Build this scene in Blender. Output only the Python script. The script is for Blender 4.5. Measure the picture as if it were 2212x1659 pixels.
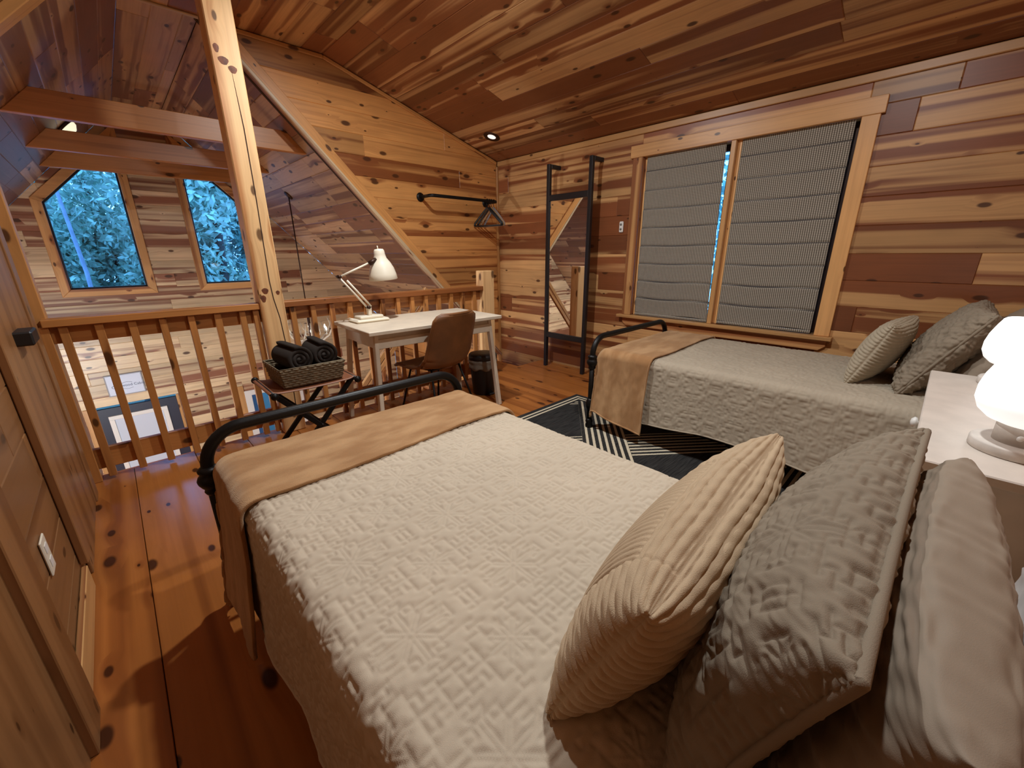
import bpy, math, random
import numpy as np
from mathutils import Vector, Matrix
random.seed(7); rng = np.random.default_rng(11)
scene = bpy.context.scene
COL = scene.collection
for o in list(bpy.data.objects): bpy.data.objects.remove(o)

# ------------------------------------------------------------------ camera
CAM_H = 1.27
YAW, PITCH, ROLL, FPX = 0.7617, 0.3126, -0.0078, 878.97
cp, sp = math.cos(PITCH), math.sin(PITCH)
fwd = Vector((math.sin(YAW)*cp, math.cos(YAW)*cp, -sp))
rgt = Vector((math.cos(YAW), -math.sin(YAW), 0)); upv = rgt.cross(fwd)
r2 = math.cos(ROLL)*rgt + math.sin(ROLL)*upv
u2 = -math.sin(ROLL)*rgt + math.cos(ROLL)*upv
cam = bpy.data.cameras.new('camera'); cam.sensor_width = 36; cam.sensor_fit = 'HORIZONTAL'
cam.lens = FPX/2212*36; cam.clip_start = 0.02; cam.clip_end = 200
co = bpy.data.objects.new('camera', cam); COL.objects.link(co)
M = Matrix((r2, u2, -fwd)).transposed().to_4x4(); M.translation = (0, 0, CAM_H)
co.matrix_world = M
scene.camera = co

# ------------------------------------------------------------------ world, exposure
scene.view_settings.view_transform = 'Standard'; scene.view_settings.look = 'None'
scene.view_settings.gamma = 1; scene.view_settings.use_curve_mapping = False
scene.view_settings.exposure = 0.7
w = bpy.data.worlds.new('dusk'); scene.world = w; w.use_nodes = True
bg = w.node_tree.nodes['Background']
bg.inputs[0].default_value = (0.13, 0.37, 0.88, 1); bg.inputs[1].default_value = 4.2

def area_light(name, loc, size, power, color, rot=(0, 0, 0), shape='DISK'):
    l = bpy.data.lights.new(name, 'AREA'); l.shape = shape; l.size = size
    l.energy = power; l.color = color
    o = bpy.data.objects.new(name, l); COL.objects.link(o); o.location = loc; o.rotation_euler = rot
    return o
WARM = (0.95, 1.0, 1.02); NEUT = (1.0, 0.86, 0.70); COOL = (0.95, 0.95, 1.0)
# unseen loft lamps: first fits the bed's floor shadow, second added to brighten desk
CEIL_LAMPS = [(1.42, 0.55), (1.42, 2.35)]
REC_POWER = (20, 29)
CORNER_POWER = None
BED_LAMP = 3.2
ROOM_LAMP = 260.0

# ------------------------------------------------------------------ constants (metres, z=0 loft floor)
XW, XL, YB, YR, YG, YF = 3.66, -0.33, -0.62, 3.24, 4.07, 7.10
ZLOW = -2.62; ZFLAT = 2.87; ZEAVE = 2.307; XK = 1.70; XC = 0.64; ZR0, SR = 3.762, 1.047
def zright(x): return ZR0 - SR*x
def zleft(x): return ZR0 - SR*(2*XC - x)
XFR = (ZR0-ZFLAT)/SR; XFL = 2*XC-XFR          # where the steep slopes meet the flat strip

# ------------------------------------------------------------------ material helpers
def new_mat(name):
    m = bpy.data.materials.new(name); m.use_nodes = True
    nt = m.node_tree; b = nt.nodes['Principled BSDF']
    return m, nt, b
def N(nt, t, **kw):
    n = nt.nodes.new(t)
    for k, v in kw.items(): setattr(n, k, v)
    return n
def L(nt, a, b): nt.links.new(a, b)
def mathn(nt, op, a, b=None, c=None, clamp=False):
    n = N(nt, 'ShaderNodeMath', operation=op); n.use_clamp = clamp
    for i, v in enumerate((a, b, c)):
        if v is None: continue
        if isinstance(v, (int, float)): n.inputs[i].default_value = v
        else: L(nt, v, n.inputs[i])
    return n.outputs[0]
def mixc(nt, fac, a, b, blend='MIX'):
    n = N(nt, 'ShaderNodeMix', data_type='RGBA', blend_type=blend)
    for s, v in ((n.inputs[0], fac), (n.inputs[6], a), (n.inputs[7], b)):
        if isinstance(v, (int, float)): s.default_value = v
        elif isinstance(v, tuple): s.default_value = v if len(v) == 4 else (*v, 1)
        else: L(nt, v, s)
    return n.outputs[2]
def smooth(nt, v, a, b):
    n = N(nt, 'ShaderNodeMapRange', interpolation_type='SMOOTHSTEP')
    L(nt, v, n.inputs[0]); n.inputs[1].default_value = a; n.inputs[2].default_value = b
    return n.outputs[0]
def srgb(r, g, b):
    f = lambda c: (c/255/12.92) if c/255 <= 0.04045 else ((c/255+0.055)/1.055)**2.4
    return (f(r), f(g), f(b), 1)

def simple(name, col, rough=0.5, metal=0.0, bump=0.0, bscale=300, var=0.0, vscale=4, sheen=0.0, spec=0.5):
    m, nt, b = new_mat(name)
    b.inputs['Base Color'].default_value = col; b.inputs['Roughness'].default_value = rough
    b.inputs['Metallic'].default_value = metal; b.inputs['Specular IOR Level'].default_value = spec
    tc = N(nt, 'ShaderNodeTexCoord')
    if var:
        n = N(nt, 'ShaderNodeTexNoise'); n.inputs['Scale'].default_value = vscale; n.inputs['Detail'].default_value = 4
        L(nt, tc.outputs['Object'], n.inputs['Vector'])
        f = smooth(nt, n.outputs[0], 0.3, 0.7)
        d = tuple(c*(1-var) for c in col[:3]); e = tuple(min(1, c*(1+var)) for c in col[:3])
        L(nt, mixc(nt, f, d, e), b.inputs['Base Color'])
    if bump:
        n = N(nt, 'ShaderNodeTexNoise'); n.inputs['Scale'].default_value = bscale; n.inputs['Detail'].default_value = 3
        L(nt, tc.outputs['Object'], n.inputs['Vector'])
        bp = N(nt, 'ShaderNodeBump'); bp.inputs['Strength'].default_value = bump; bp.inputs['Distance'].default_value = 0.002
        L(nt, n.outputs[0], bp.inputs['Height']); L(nt, bp.outputs[0], b.inputs['Normal'])
    if sheen:
        b.inputs['Sheen Weight'].default_value = sheen; b.inputs['Sheen Roughness'].default_value = 0.4
        b.inputs['Sheen Tint'].default_value = tuple(min(1, c*1.6) for c in col[:3])+(1,)
    return m
def emit(name, col, strength):
    m, nt, b = new_mat(name)
    b.inputs['Base Color'].default_value = col; b.inputs['Emission Color'].default_value = col
    b.inputs['Emission Strength'].default_value = strength; b.inputs['Roughness'].default_value = 0.3
    return m

def wood(name, sap, heart, base=0.5, width=0.06, rough=0.38, grain=0.5, knots=1.0, knotcol=None, spec=0.5):
    """boards: UV is metres (u along the grain, v across); Object colour = (heart bias, seed, value)"""
    m, nt, b = new_mat(name)
    uv = N(nt, 'ShaderNodeUVMap'); oi = N(nt, 'ShaderNodeObjectInfo')
    s0 = N(nt, 'ShaderNodeSeparateXYZ'); L(nt, uv.outputs[0], s0.inputs[0])
    sc = N(nt, 'ShaderNodeSeparateColor'); L(nt, oi.outputs['Color'], sc.inputs[0])
    bias, seed, val = sc.outputs[0], sc.outputs[1], sc.outputs[2]
    u = mathn(nt, 'MULTIPLY_ADD', seed, 61.0, s0.outputs[0]); v = mathn(nt, 'MULTIPLY_ADD', seed, 23.0, s0.outputs[1])
    zz = mathn(nt, 'MULTIPLY', seed, 17.0)
    def vec(su, sv, vv=None):
        c = N(nt, 'ShaderNodeCombineXYZ')
        L(nt, mathn(nt, 'MULTIPLY', u, su), c.inputs[0]); L(nt, mathn(nt, 'MULTIPLY', vv or v, sv), c.inputs[1]); L(nt, zz, c.inputs[2])
        return c.outputs[0]
    vo = N(nt, 'ShaderNodeTexVoronoi', voronoi_dimensions='2D'); vo.inputs['Scale'].default_value = 1; L(nt, vec(3.3, 7.0), vo.inputs['Vector'])
    vc = N(nt, 'ShaderNodeSeparateColor'); L(nt, vo.outputs['Color'], vc.inputs[0])
    d = vo.outputs['Distance']
    rad = mathn(nt, 'MULTIPLY', mathn(nt, 'SUBTRACT', vc.outputs[0], 0.38, clamp=True), 0.30*knots)
    kn = mathn(nt, 'SUBTRACT', 1.0, mathn(nt, 'DIVIDE', d, mathn(nt, 'ADD', rad, 0.0005)), clamp=True)
    kn = smooth(nt, kn, 0.0, 0.45)
    halo = mathn(nt, 'SUBTRACT', 1.0, mathn(nt, 'DIVIDE', d, mathn(nt, 'MULTIPLY_ADD', rad, 3.2, 0.0005)), clamp=True)
    vw = mathn(nt, 'MULTIPLY_ADD', halo, 0.03, v)
    nh = N(nt, 'ShaderNodeTexNoise'); nh.inputs['Scale'].default_value = 1; nh.inputs['Detail'].default_value = 2.5; nh.inputs['Roughness'].default_value = 0.45
    L(nt, vec(0.26, 12.0, vw), nh.inputs['Vector'])
    h = mathn(nt, 'ADD', nh.outputs[0], mathn(nt, 'SUBTRACT', bias, 0.5))
    h = mathn(nt, 'MULTIPLY_ADD', halo, 0.08, h)
    hf = smooth(nt, h, base-width, base+width)
    ng = N(nt, 'ShaderNodeTexNoise'); ng.inputs['Scale'].default_value = 1; ng.inputs['Detail'].default_value = 3
    L(nt, vec(1.6, 95.0, vw), ng.inputs['Vector'])
    nr = N(nt, 'ShaderNodeTexNoise'); nr.inputs['Scale'].default_value = 1; nr.inputs['Detail'].default_value = 2
    L(nt, vec(0.9, 30.0, vw), nr.inputs['Vector'])
    nb = N(nt, 'ShaderNodeTexNoise'); nb.inputs['Scale'].default_value = 1; nb.inputs['Detail'].default_value = 2
    L(nt, vec(3.0, 6.0), nb.inputs['Vector'])
    c = mixc(nt, hf, sap, heart)
    rings = smooth(nt, nr.outputs[0], 0.52, 0.66)
    c = mixc(nt, mathn(nt, 'MULTIPLY', rings, grain*0.55), c, heart)
    g = mathn(nt, 'MULTIPLY_ADD', ng.outputs[0], grain*0.7, 1.0-grain*0.35)
    g = mathn(nt, 'MULTIPLY', g, mathn(nt, 'MULTIPLY_ADD', nb.outputs[0], 0.4, 0.8))
    g = mathn(nt, 'MULTIPLY', g, mathn(nt, 'MULTIPLY_ADD', val, 0.5, 0.75))
    cg = N(nt, 'ShaderNodeCombineColor')
    for i in range(3): L(nt, g, cg.inputs[i])
    c = mixc(nt, 1.0, c, cg.outputs[0], 'MULTIPLY')
    c = mixc(nt, mathn(nt, 'MULTIPLY', kn, 0.92), c, knotcol or tuple(x*0.28 for x in heart[:3]))
    L(nt, c, b.inputs['Base Color'])
    b.inputs['Roughness'].default_value = rough; b.inputs['Specular IOR Level'].default_value = spec
    bp = N(nt, 'ShaderNodeBump'); bp.inputs['Strength'].default_value = 0.12; bp.inputs['Distance'].default_value = 0.001
    L(nt, ng.outputs[0], bp.inputs['Height']); L(nt, bp.outputs[0], b.inputs['Normal'])
    return m

W_WALL = wood('cedar_wall', srgb(200, 152, 100), srgb(130, 74, 42), base=0.455, knots=0.85)
W_CEIL = wood('cedar_ceiling', srgb(196, 152, 104), srgb(128, 76, 44), base=0.465, knots=0.85)
W_FAR = wood('cedar_gable', srgb(214, 188, 150), srgb(140, 92, 68), base=0.57)
W_ROOF = wood('cedar_roof', srgb(190, 154, 116), srgb(128, 88, 68), base=0.50)
W_PINE = wood('pine_honey', srgb(206, 146, 84), srgb(138, 78, 38), base=0.60, width=0.07, grain=0.45)
W_POST = wood('pine_post', srgb(226, 182, 128), srgb(180, 122, 72), base=0.62, width=0.09, grain=0.4)
W_RAIL = wood('pine_rail', srgb(186, 124, 66), srgb(136, 80, 40), base=0.60, width=0.07, grain=0.45)
W_TRIM = wood('pine_trim', srgb(212, 160, 102), srgb(150, 92, 54), base=0.60, width=0.07, grain=0.35, knots=0.6)
W_FLOOR = wood('pine_floor', srgb(174, 106, 50), srgb(136, 76, 34), base=0.56, width=0.12, rough=0.22, grain=0.35, knots=1.2, knotcol=srgb(52, 22, 10))
W_LEFT = wood('pine_left_dimmed', srgb(150, 104, 64), srgb(120, 78, 44), base=0.6, width=0.1, grain=0.3, knots=0.7)  # base colours lowered to stand in for the dim, vignetted left side
M_BACK = simple('dark_backing', srgb(60, 40, 26), 0.8)
M_BLACK = simple('black_iron', srgb(30, 28, 27), 0.42, 0.6, bump=0.15, bscale=120)
M_BLACKP = simple('black_plastic', srgb(28, 27, 27), 0.45)
M_MIRF = simple('black_frame', srgb(26, 26, 30), 0.38)
M_WHITE = simple('white_paint', srgb(232, 228, 222), 0.4)
M_CREAM = simple('cream_paint', srgb(233, 222, 200), 0.38)
M_DESK = simple('desk_white', srgb(216, 200, 178), 0.42, var=0.05, vscale=12)
M_QUILT = simple('quilt_beige', srgb(198, 182, 160), 0.9, bump=0.35, bscale=900, var=0.04, vscale=3, spec=0.2)
M_QUILT2 = simple('quilt_greige', srgb(176, 162, 142), 0.9, bump=0.35, bscale=900, var=0.04, vscale=3, spec=0.2)
M_SHAM = simple('sham_taupe', srgb(138, 124, 106), 0.88, bump=0.3, bscale=900, var=0.04, spec=0.2)
M_PILLOW = simple('pillowcase_taupe', srgb(146, 130, 112), 0.7, bump=0.15, bscale=1200, spec=0.3)
M_SHEET = simple('sheet_white', srgb(214, 206, 200), 0.8, spec=0.2)
M_CORD = simple('corduroy_tan', srgb(190, 166, 136), 0.9, bump=0.5, bscale=700, sheen=0.35, spec=0.2)
M_CORD2 = simple('corduroy_stone', srgb(168, 154, 132), 0.9, bump=0.5, bscale=700, sheen=0.35, spec=0.2)
M_TOWEL = simple('towel_charcoal', srgb(52, 46, 42), 0.95, bump=1.0, bscale=500, sheen=0.3, spec=0.1)
M_LEATHER = simple('leather_brown', srgb(116, 72, 36), 0.5, bump=0.2, bscale=60, var=0.18, vscale=7)
M_LEATHER2 = simple('leather_tan', srgb(134, 82, 54), 0.5, var=0.1)
M_STONE = simple('lamp_stone', srgb(206, 196, 186), 0.6, var=0.08, vscale=30)
M_NAVY = simple('door_navy', srgb(44, 46, 62), 0.45)
M_BAG = simple('bin_liner', srgb(120, 112, 100), 0.35)
M_BRONZE = simple('bronze', srgb(60, 36, 24), 0.45, 0.5)
M_ANTLER = simple('antler', srgb(216, 202, 180), 0.5, var=0.15, vscale=20)
M_PLASTER = simple('white_board', srgb(205, 212, 226), 0.6)

def throw_mat():
    m, nt, b = new_mat('throw_camel')
    tc = N(nt, 'ShaderNodeTexCoord'); n = N(nt, 'ShaderNodeTexNoise'); n.inputs['Scale'].default_value = 1; n.inputs['Detail'].default_value = 5
    mp = N(nt, 'ShaderNodeMapping'); mp.inputs['Scale'].default_value = (5, 12, 5); L(nt, tc.outputs['Object'], mp.inputs[0]); L(nt, mp.outputs[0], n.inputs['Vector'])
    f = smooth(nt, n.outputs[0], 0.35, 0.68)
    L(nt, mixc(nt, f, srgb(160, 116, 74), srgb(190, 148, 104)), b.inputs['Base Color'])
    b.inputs['Roughness'].default_value = 0.85; b.inputs['Sheen Weight'].default_value = 0.6; b.inputs['Specular IOR Level'].default_value = 0.2
    b.inputs['Sheen Tint'].default_value = (0.9, 0.72, 0.52, 1)
    n2 = N(nt, 'ShaderNodeTexNoise'); n2.inputs['Scale'].default_value = 420; n2.inputs['Detail'].default_value = 2; L(nt, tc.outputs['Object'], n2.inputs['Vector'])
    bp = N(nt, 'ShaderNodeBump'); bp.inputs['Strength'].default_value = 0.6; bp.inputs['Distance'].default_value = 0.003
    L(nt, n2.outputs[0], bp.inputs['Height']); L(nt, bp.outputs[0], b.inputs['Normal'])
    return m
M_THROW = throw_mat()

def blind_mat():
    m, nt, b = new_mat('waffle_fabric')
    uv = N(nt, 'ShaderNodeUVMap'); s = N(nt, 'ShaderNodeSeparateXYZ'); L(nt, uv.outputs[0], s.inputs[0])
    pu = mathn(nt, 'SINE', mathn(nt, 'MULTIPLY', s.outputs[0], 2*math.pi/0.0135))
    pv = mathn(nt, 'SINE', mathn(nt, 'MULTIPLY', s.outputs[1], 2*math.pi/0.0115))
    h = mathn(nt, 'MULTIPLY_ADD', mathn(nt, 'ADD', mathn(nt, 'MULTIPLY', pu, 0.62), mathn(nt, 'MULTIPLY', pv, 0.38)), 0.5, 0.5)
    f = smooth(nt, h, 0.30, 0.85)
    L(nt, mixc(nt, f, srgb(98, 90, 80), srgb(186, 178, 164)), b.inputs['Base Color'])
    b.inputs['Roughness'].default_value = 0.9; b.inputs['Specular IOR Level'].default_value = 0.15
    bp = N(nt, 'ShaderNodeBump'); bp.inputs['Strength'].default_value = 0.7; bp.inputs['Distance'].default_value = 0.002
    L(nt, h, bp.inputs['Height']); L(nt, bp.outputs[0], b.inputs['Normal'])
    return m
M_BLIND = blind_mat()
M_TUCK = simple('blind_tuck', srgb(88, 84, 84), 0.9)
def glass_mat():
    m, nt, b = new_mat('window_glass')
    out = nt.nodes['Material Output']; nt.nodes.remove(b)
    tr = N(nt, 'ShaderNodeBsdfTransparent'); tr.inputs[0].default_value = (0.92, 0.96, 1, 1)
    gl = N(nt, 'ShaderNodeBsdfGlossy'); gl.inputs['Roughness'].default_value = 0.02
    fr = N(nt, 'ShaderNodeFresnel'); fr.inputs[0].default_value = 1.45
    mx = N(nt, 'ShaderNodeMixShader'); L(nt, fr.outputs[0], mx.inputs[0]); L(nt, tr.outputs[0], mx.inputs[1]); L(nt, gl.outputs[0], mx.inputs[2])
    L(nt, mx.outputs[0], out.inputs[0]); return m
M_GLASS = glass_mat()
M_MIRROR = simple('mirror_glass', (0.86, 0.87, 0.88, 1), 0.015, 1.0)

def rug_mat():
    m, nt, b = new_mat('rug_woven')
    tc = N(nt, 'ShaderNodeTexCoord'); s = N(nt, 'ShaderNodeSeparateXYZ'); L(nt, tc.outputs['Object'], s.inputs[0])
    x, y = s.outputs[0], s.outputs[1]          # origin at the rug centre, metres
    nz = N(nt, 'ShaderNodeTexNoise'); nz.inputs['Scale'].default_value = 90; L(nt, tc.outputs['Object'], nz.inputs['Vector'])
    jit = mathn(nt, 'MULTIPLY_ADD', nz.outputs[0], 0.008, -0.004)
    a = mathn(nt, 'ADD', mathn(nt, 'ADD', x, mathn(nt, 'MULTIPLY', y, -1.2)), jit)
    c = mathn(nt, 'ADD', mathn(nt, 'ADD', x, mathn(nt, 'MULTIPLY', y, 1.2)), jit)
    def band(q, P, wd, off):
        t = mathn(nt, 'ABSOLUTE', mathn(nt, 'SUBTRACT', mathn(nt, 'FLOORED_MODULO', mathn(nt, 'ADD', q, off), P), P/2))
        return mathn(nt, 'LESS_THAN', t, wd)
    def stripes(q, p, off=0.0):
        return mathn(nt, 'LESS_THAN', mathn(nt, 'FLOORED_MODULO', mathn(nt, 'ADD', q, off), p), p*0.42)
    A = band(a, 1.50, 0.24, 0.55); Bd = band(c, 1.50, 0.245, 0.23)
    sa = mathn(nt, 'MULTIPLY', A, stripes(a, 0.068)); sb = mathn(nt, 'MULTIPLY', mathn(nt, 'MULTIPLY', Bd, mathn(nt, 'SUBTRACT', 1.0, A)), stripes(c, 0.068))
    field = mathn(nt, 'MAXIMUM', sa, sb)
    ax, ay = mathn(nt, 'ABSOLUTE', x), mathn(nt, 'ABSOLUTE', y)
    ed = mathn(nt, 'MINIMUM', mathn(nt, 'SUBTRACT', RUG_HX, ax), mathn(nt, 'SUBTRACT', RUG_HY, ay))
    inner = mathn(nt, 'GREATER_THAN', ed, 0.125)
    l1 = mathn(nt, 'LESS_THAN', mathn(nt, 'ABSOLUTE', mathn(nt, 'SUBTRACT', ed, 0.052)), 0.009)
    l2 = mathn(nt, 'LESS_THAN', mathn(nt, 'ABSOLUTE', mathn(nt, 'SUBTRACT', ed, 0.092)), 0.009)
    f = mathn(nt, 'MAXIMUM', mathn(nt, 'MAXIMUM', l1, l2), mathn(nt, 'MULTIPLY', inner, field))
    wv = N(nt, 'ShaderNodeTexNoise'); wv.inputs['Scale'].default_value = 1; wv.inputs['Detail'].default_value = 3
    mp = N(nt, 'ShaderNodeMapping'); mp.inputs['Scale'].default_value = (8, 160, 1); L(nt, tc.outputs['Object'], mp.inputs[0]); L(nt, mp.outputs[0], wv.inputs['Vector'])
    dark = mixc(nt, smooth(nt, wv.outputs[0], 0.3, 0.7), srgb(34, 33, 33), srgb(60, 58, 56))
    L(nt, mixc(nt, f, dark, srgb(206, 192, 166)), b.inputs['Base Color'])
    b.inputs['Roughness'].default_value = 0.95; b.inputs['Specular IOR Level'].default_value = 0.1
    bp = N(nt, 'ShaderNodeBump'); bp.inputs['Strength'].default_value = 0.5; bp.inputs['Distance'].default_value = 0.003
    L(nt, wv.outputs[0], bp.inputs['Height']); L(nt, bp.outputs[0], b.inputs['Normal'])
    return m
RUG_HX, RUG_HY = 1.07, 0.93

# ------------------------------------------------------------------ geometry helpers
def tag(o, label, cat=None, group=None, kind=None):
    o['label'] = label
    if cat: o['category'] = cat
    if group: o['group'] = group
    if kind: o['kind'] = kind
    return o
def empty(name, loc, label=None, cat=None, group=None, kind=None, rz=0.0):
    o = bpy.data.objects.new(name, None); COL.objects.link(o); o.location = loc; o.rotation_euler = (0, 0, rz)
    o.empty_display_size = 0.05
    if label: tag(o, label, cat, group, kind)
    return o
def obj(name, me, mat, parent=None):
    """me holds coordinates in the parent's space when a parent is given, else in world space"""
    o = bpy.data.objects.new(name, me); COL.objects.link(o)
    if mat: me.materials.append(mat)
    if parent: o.parent = parent
    return o
def pymesh(name, v, f, smooth_=False, uvs=None):
    me = bpy.data.meshes.new(name); me.from_pydata([tuple(p) for p in v], [], f)
    if uvs is not None:
        lay = me.uv_layers.new(name='UVMap')
        flat = []
        for face_uv in uvs:
            for q in face_uv: flat += [q[0], q[1]]
        lay.data.foreach_set('uv', flat)
    if smooth_: me.polygons.foreach_set('use_smooth', [True]*len(me.polygons))
    me.update(); return me
def col_board(o, bias=0.5, spread=0.12, val=0.5, vs=0.5):
    o.color = (min(1, max(0, bias+random.uniform(-spread, spread))), random.random(), min(1, max(0, val+random.uniform(-vs, vs))), 1)
    return o

def recenter(o):
    """move the object's origin to the middle of its underside without moving its geometry"""
    me = o.data
    n = len(me.vertices); co_ = np.empty(n*3); me.vertices.foreach_get('co', co_); co_ = co_.reshape(-1, 3)
    c = (co_.min(0)+co_.max(0))/2; c[2] = co_[:, 2].min()
    me.vertices.foreach_set('co', (co_-c).ravel()); me.update()
    o.location = Vector(o.location)+Vector(c)
    return o

def inset_poly(poly, d):
    """inward offset of a convex CCW polygon"""
    n = len(poly); out = []
    for i in range(n):
        p0, p1, p2 = poly[i-1], poly[i], poly[(i+1) % n]
        e1 = (p1[0]-p0[0], p1[1]-p0[1]); e2 = (p2[0]-p1[0], p2[1]-p1[1])
        l1 = math.hypot(*e1) or 1e-9; l2 = math.hypot(*e2) or 1e-9
        n1 = (-e1[1]/l1, e1[0]/l1); n2 = (-e2[1]/l2, e2[0]/l2)
        k = 1+n1[0]*n2[0]+n1[1]*n2[1]
        k = max(k, 0.3)
        out.append((p1[0]+d*(n1[0]+n2[0])/k, p1[1]+d*(n1[1]+n2[1])/k))
    return out
def clip(poly, a, b, c):
    """keep a*x+b*y<=c"""
    out = []
    for i in range(len(poly)):
        p, q = poly[i], poly[(i+1) % len(poly)]
        fp, fq = a*p[0]+b*p[1]-c, a*q[0]+b*q[1]-c
        if fp <= 0: out.append(p)
        if fp*fq < 0:
            t = fp/(fp-fq); out.append((p[0]+t*(q[0]-p[0]), p[1]+t*(q[1]-p[1])))
    res = []
    for p in out:
        if not res or math.hypot(p[0]-res[-1][0], p[1]-res[-1][1]) > 1e-5: res.append(p)
    if len(res) > 1 and math.hypot(res[0][0]-res[-1][0], res[0][1]-res[-1][1]) < 1e-5: res.pop()
    return res
def poly_area(p): return 0.5*sum(p[i][0]*p[(i+1) % len(p)][1]-p[(i+1) % len(p)][0]*p[i][1] for i in range(len(p)))

def board(name, poly, O, U, V, NN, th, mat, parent, bev=0.004, swap=False):
    """one board: convex polygon in (u,v), front face along +NN, eased front edges"""
    if poly_area(poly) < 0: poly = poly[::-1]
    if poly_area(poly) < 3e-4: return None
    ins = inset_poly(poly, bev); n = len(poly)
    O, U, V, NN = Vector(O), Vector(U), Vector(V), Vector(NN)
    c0 = poly[0]; base = O+U*c0[0]+V*c0[1]
    P = lambda q, d: (U*(q[0]-c0[0])+V*(q[1]-c0[1])+NN*d)
    vs = [P(q, th) for q in ins]+[P(q, th-bev) for q in poly]+[P(q, 0) for q in poly]
    fs = [list(range(n))]; uvs = [[(q[0]-c0[0], q[1]-c0[1]) for q in ins]]
    uvp = [(q[0]-c0[0], q[1]-c0[1]) for q in poly]; uvi = uvs[0]
    for i in range(n):
        j = (i+1) % n
        fs.append([i, n+i, n+j, j]); uvs.append([uvi[i], uvp[i], uvp[j], uvi[j]])
        fs.append([n+i, 2*n+i, 2*n+j, n+j]); uvs.append([uvp[i], uvp[i], uvp[j], uvp[j]])
    if U.cross(V).dot(NN) < 0: fs = [f[::-1] for f in fs]; uvs = [q[::-1] for q in uvs]
    if swap: uvs = [[(q[1], q[0]) for q in f] for f in uvs]
    o = obj(name, pymesh(name, vs, fs, uvs=uvs), mat, parent)
    o.location = base if not parent else base-Vector(parent.location)
    return o
def boards(parent, polys, O, U, V, NN, mat, pitch=0.175, v0=0.0, th=0.018, seg=(1.2, 2.8), bias=0.5, spread=0.13, vs=0.5, name='board', nojoint=False):
    """rows of boards along U filling each convex polygon"""
    cuts = {}
    for poly in polys:
        if poly_area(poly) < 0: poly = poly[::-1]
        lo = min(p[1] for p in poly); hi = max(p[1] for p in poly)
        k = math.floor((lo-v0)/pitch)
        while v0+k*pitch < hi-1e-4:
            a, b_ = v0+k*pitch, v0+(k+1)*pitch
            row = clip(clip(poly, 0, 1, b_), 0, -1, -a)
            if len(row) >= 3:
                if k not in cuts:
                    c = []; x = -6+random.uniform(0, 2.5)
                    while x < 9: c.append(x); x += random.uniform(*seg)
                    cuts[k] = c
                u0 = min(p[0] for p in row); u1 = max(p[0] for p in row)
                xs = [u0]+[c for c in cuts[k] if u0+0.15 < c < u1-0.15]+[u1]
                if nojoint: xs = [u0, u1]
                for i in range(len(xs)-1):
                    pc = clip(clip(row, 1, 0, xs[i+1]), -1, 0, -xs[i])
                    if len(pc) >= 3:
                        o = board(name, pc, O, U, V, NN, th, mat, parent)
                        if o: col_board(o, bias, spread, 0.5, vs)
            k += 1
def box_mesh(name, a, b, bev=0.0, axis=None):
    """bevelled box between corners a and b; UV along the longest axis"""
    a = np.array(a, float); b = np.array(b, float); lo = np.minimum(a, b); hi = np.maximum(a, b)
    d = hi-lo; ax = int(np.argmax(d)) if axis is None else axis
    import bmesh
    bm = bmesh.new(); bmesh.ops.create_cube(bm, size=1)
    for v in bm.verts: v.co = Vector(lo+(np.array(v.co)+0.5)*d)
    if bev > 0: bmesh.ops.bevel(bm, geom=bm.edges[:], offset=min(bev, 0.45*min(d)), segments=1, affect='EDGES', profile=0.5)
    lay = bm.loops.layers.uv.new('UVMap')
    for f in bm.faces:
        n = f.normal; k = max((i for i in range(3) if i != ax), key=lambda i: -abs(n[i])) if True else 0
        oth = [i for i in range(3) if i != ax]
        k = oth[0] if abs(n[oth[0]]) < abs(n[oth[1]]) else oth[1]
        for l in f.loops: l[lay].uv = (l.vert.co[ax]-lo[ax], l.vert.co[k]-lo[k]+(0.37 if k == oth[0] else 0))
    me = bpy.data.meshes.new(name); bm.to_mesh(me); bm.free(); return me
def box(name, a, b, mat, parent=None, bev=0.003, axis=None, wood_=False, **kw):
    o = obj(name, box_mesh(name, a, b, bev, axis), mat, parent)
    if parent is None: recenter(o)
    if wood_: col_board(o, **kw)
    return o
def beam(name, p, q, wd, ht, mat, parent=None, up=(0, 0, 1), bev=0.004, wood_=True, **kw):
    """square bar from p to q, width wd (sideways), height ht (along up)"""
    p, q = Vector(p), Vector(q); d = (q-p); ln = d.length; d.normalize()
    s = d.cross(Vector(up)).normalized(); t = s.cross(d).normalized()
    me = box_mesh(name, (0, -wd/2, -ht/2), (ln, wd/2, ht/2), bev, 0)
    X = Matrix((d, s, t)).transposed()
    me.transform(X.to_4x4()); me.transform(Matrix.Translation(p))
    if X.determinant() < 0: me.flip_normals()
    o = obj(name, me, mat, parent)
    if parent is None: recenter(o)
    if wood_: col_board(o, **kw)
    return o
def tube_mesh(name, pts, rad, seg=14, closed=False, caps=True):
    pts = [Vector(p) for p in pts]; n = len(pts)
    rads = rad if isinstance(rad, (list, tuple)) else [rad]*n
    T = []
    for i in range(n):
        a = pts[(i-1) % n] if (closed or i > 0) else pts[i]; b = pts[(i+1) % n] if (closed or i < n-1) else pts[i]
        T.append((b-a).normalized())
    r = T[0].orthogonal().normalized(); vs = []; fs = []
    for i in range(n):
        r = (r-T[i]*r.dot(T[i])).normalized(); s = T[i].cross(r)
        for k in range(seg):
            a = 2*math.pi*k/seg; vs.append(pts[i]+(r*math.cos(a)+s*math.sin(a))*rads[i])
    m = n if closed else n-1
    for i in range(m):
        for k in range(seg):
            j = (i+1) % n; k2 = (k+1) % seg
            fs.append([i*seg+k, i*seg+k2, j*seg+k2, j*seg+k])
    if caps and not closed:
        fs.append(list(range(seg))[::-1]); fs.append([(n-1)*seg+k for k in range(seg)])
    return pymesh(name, vs, fs, True)
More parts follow.
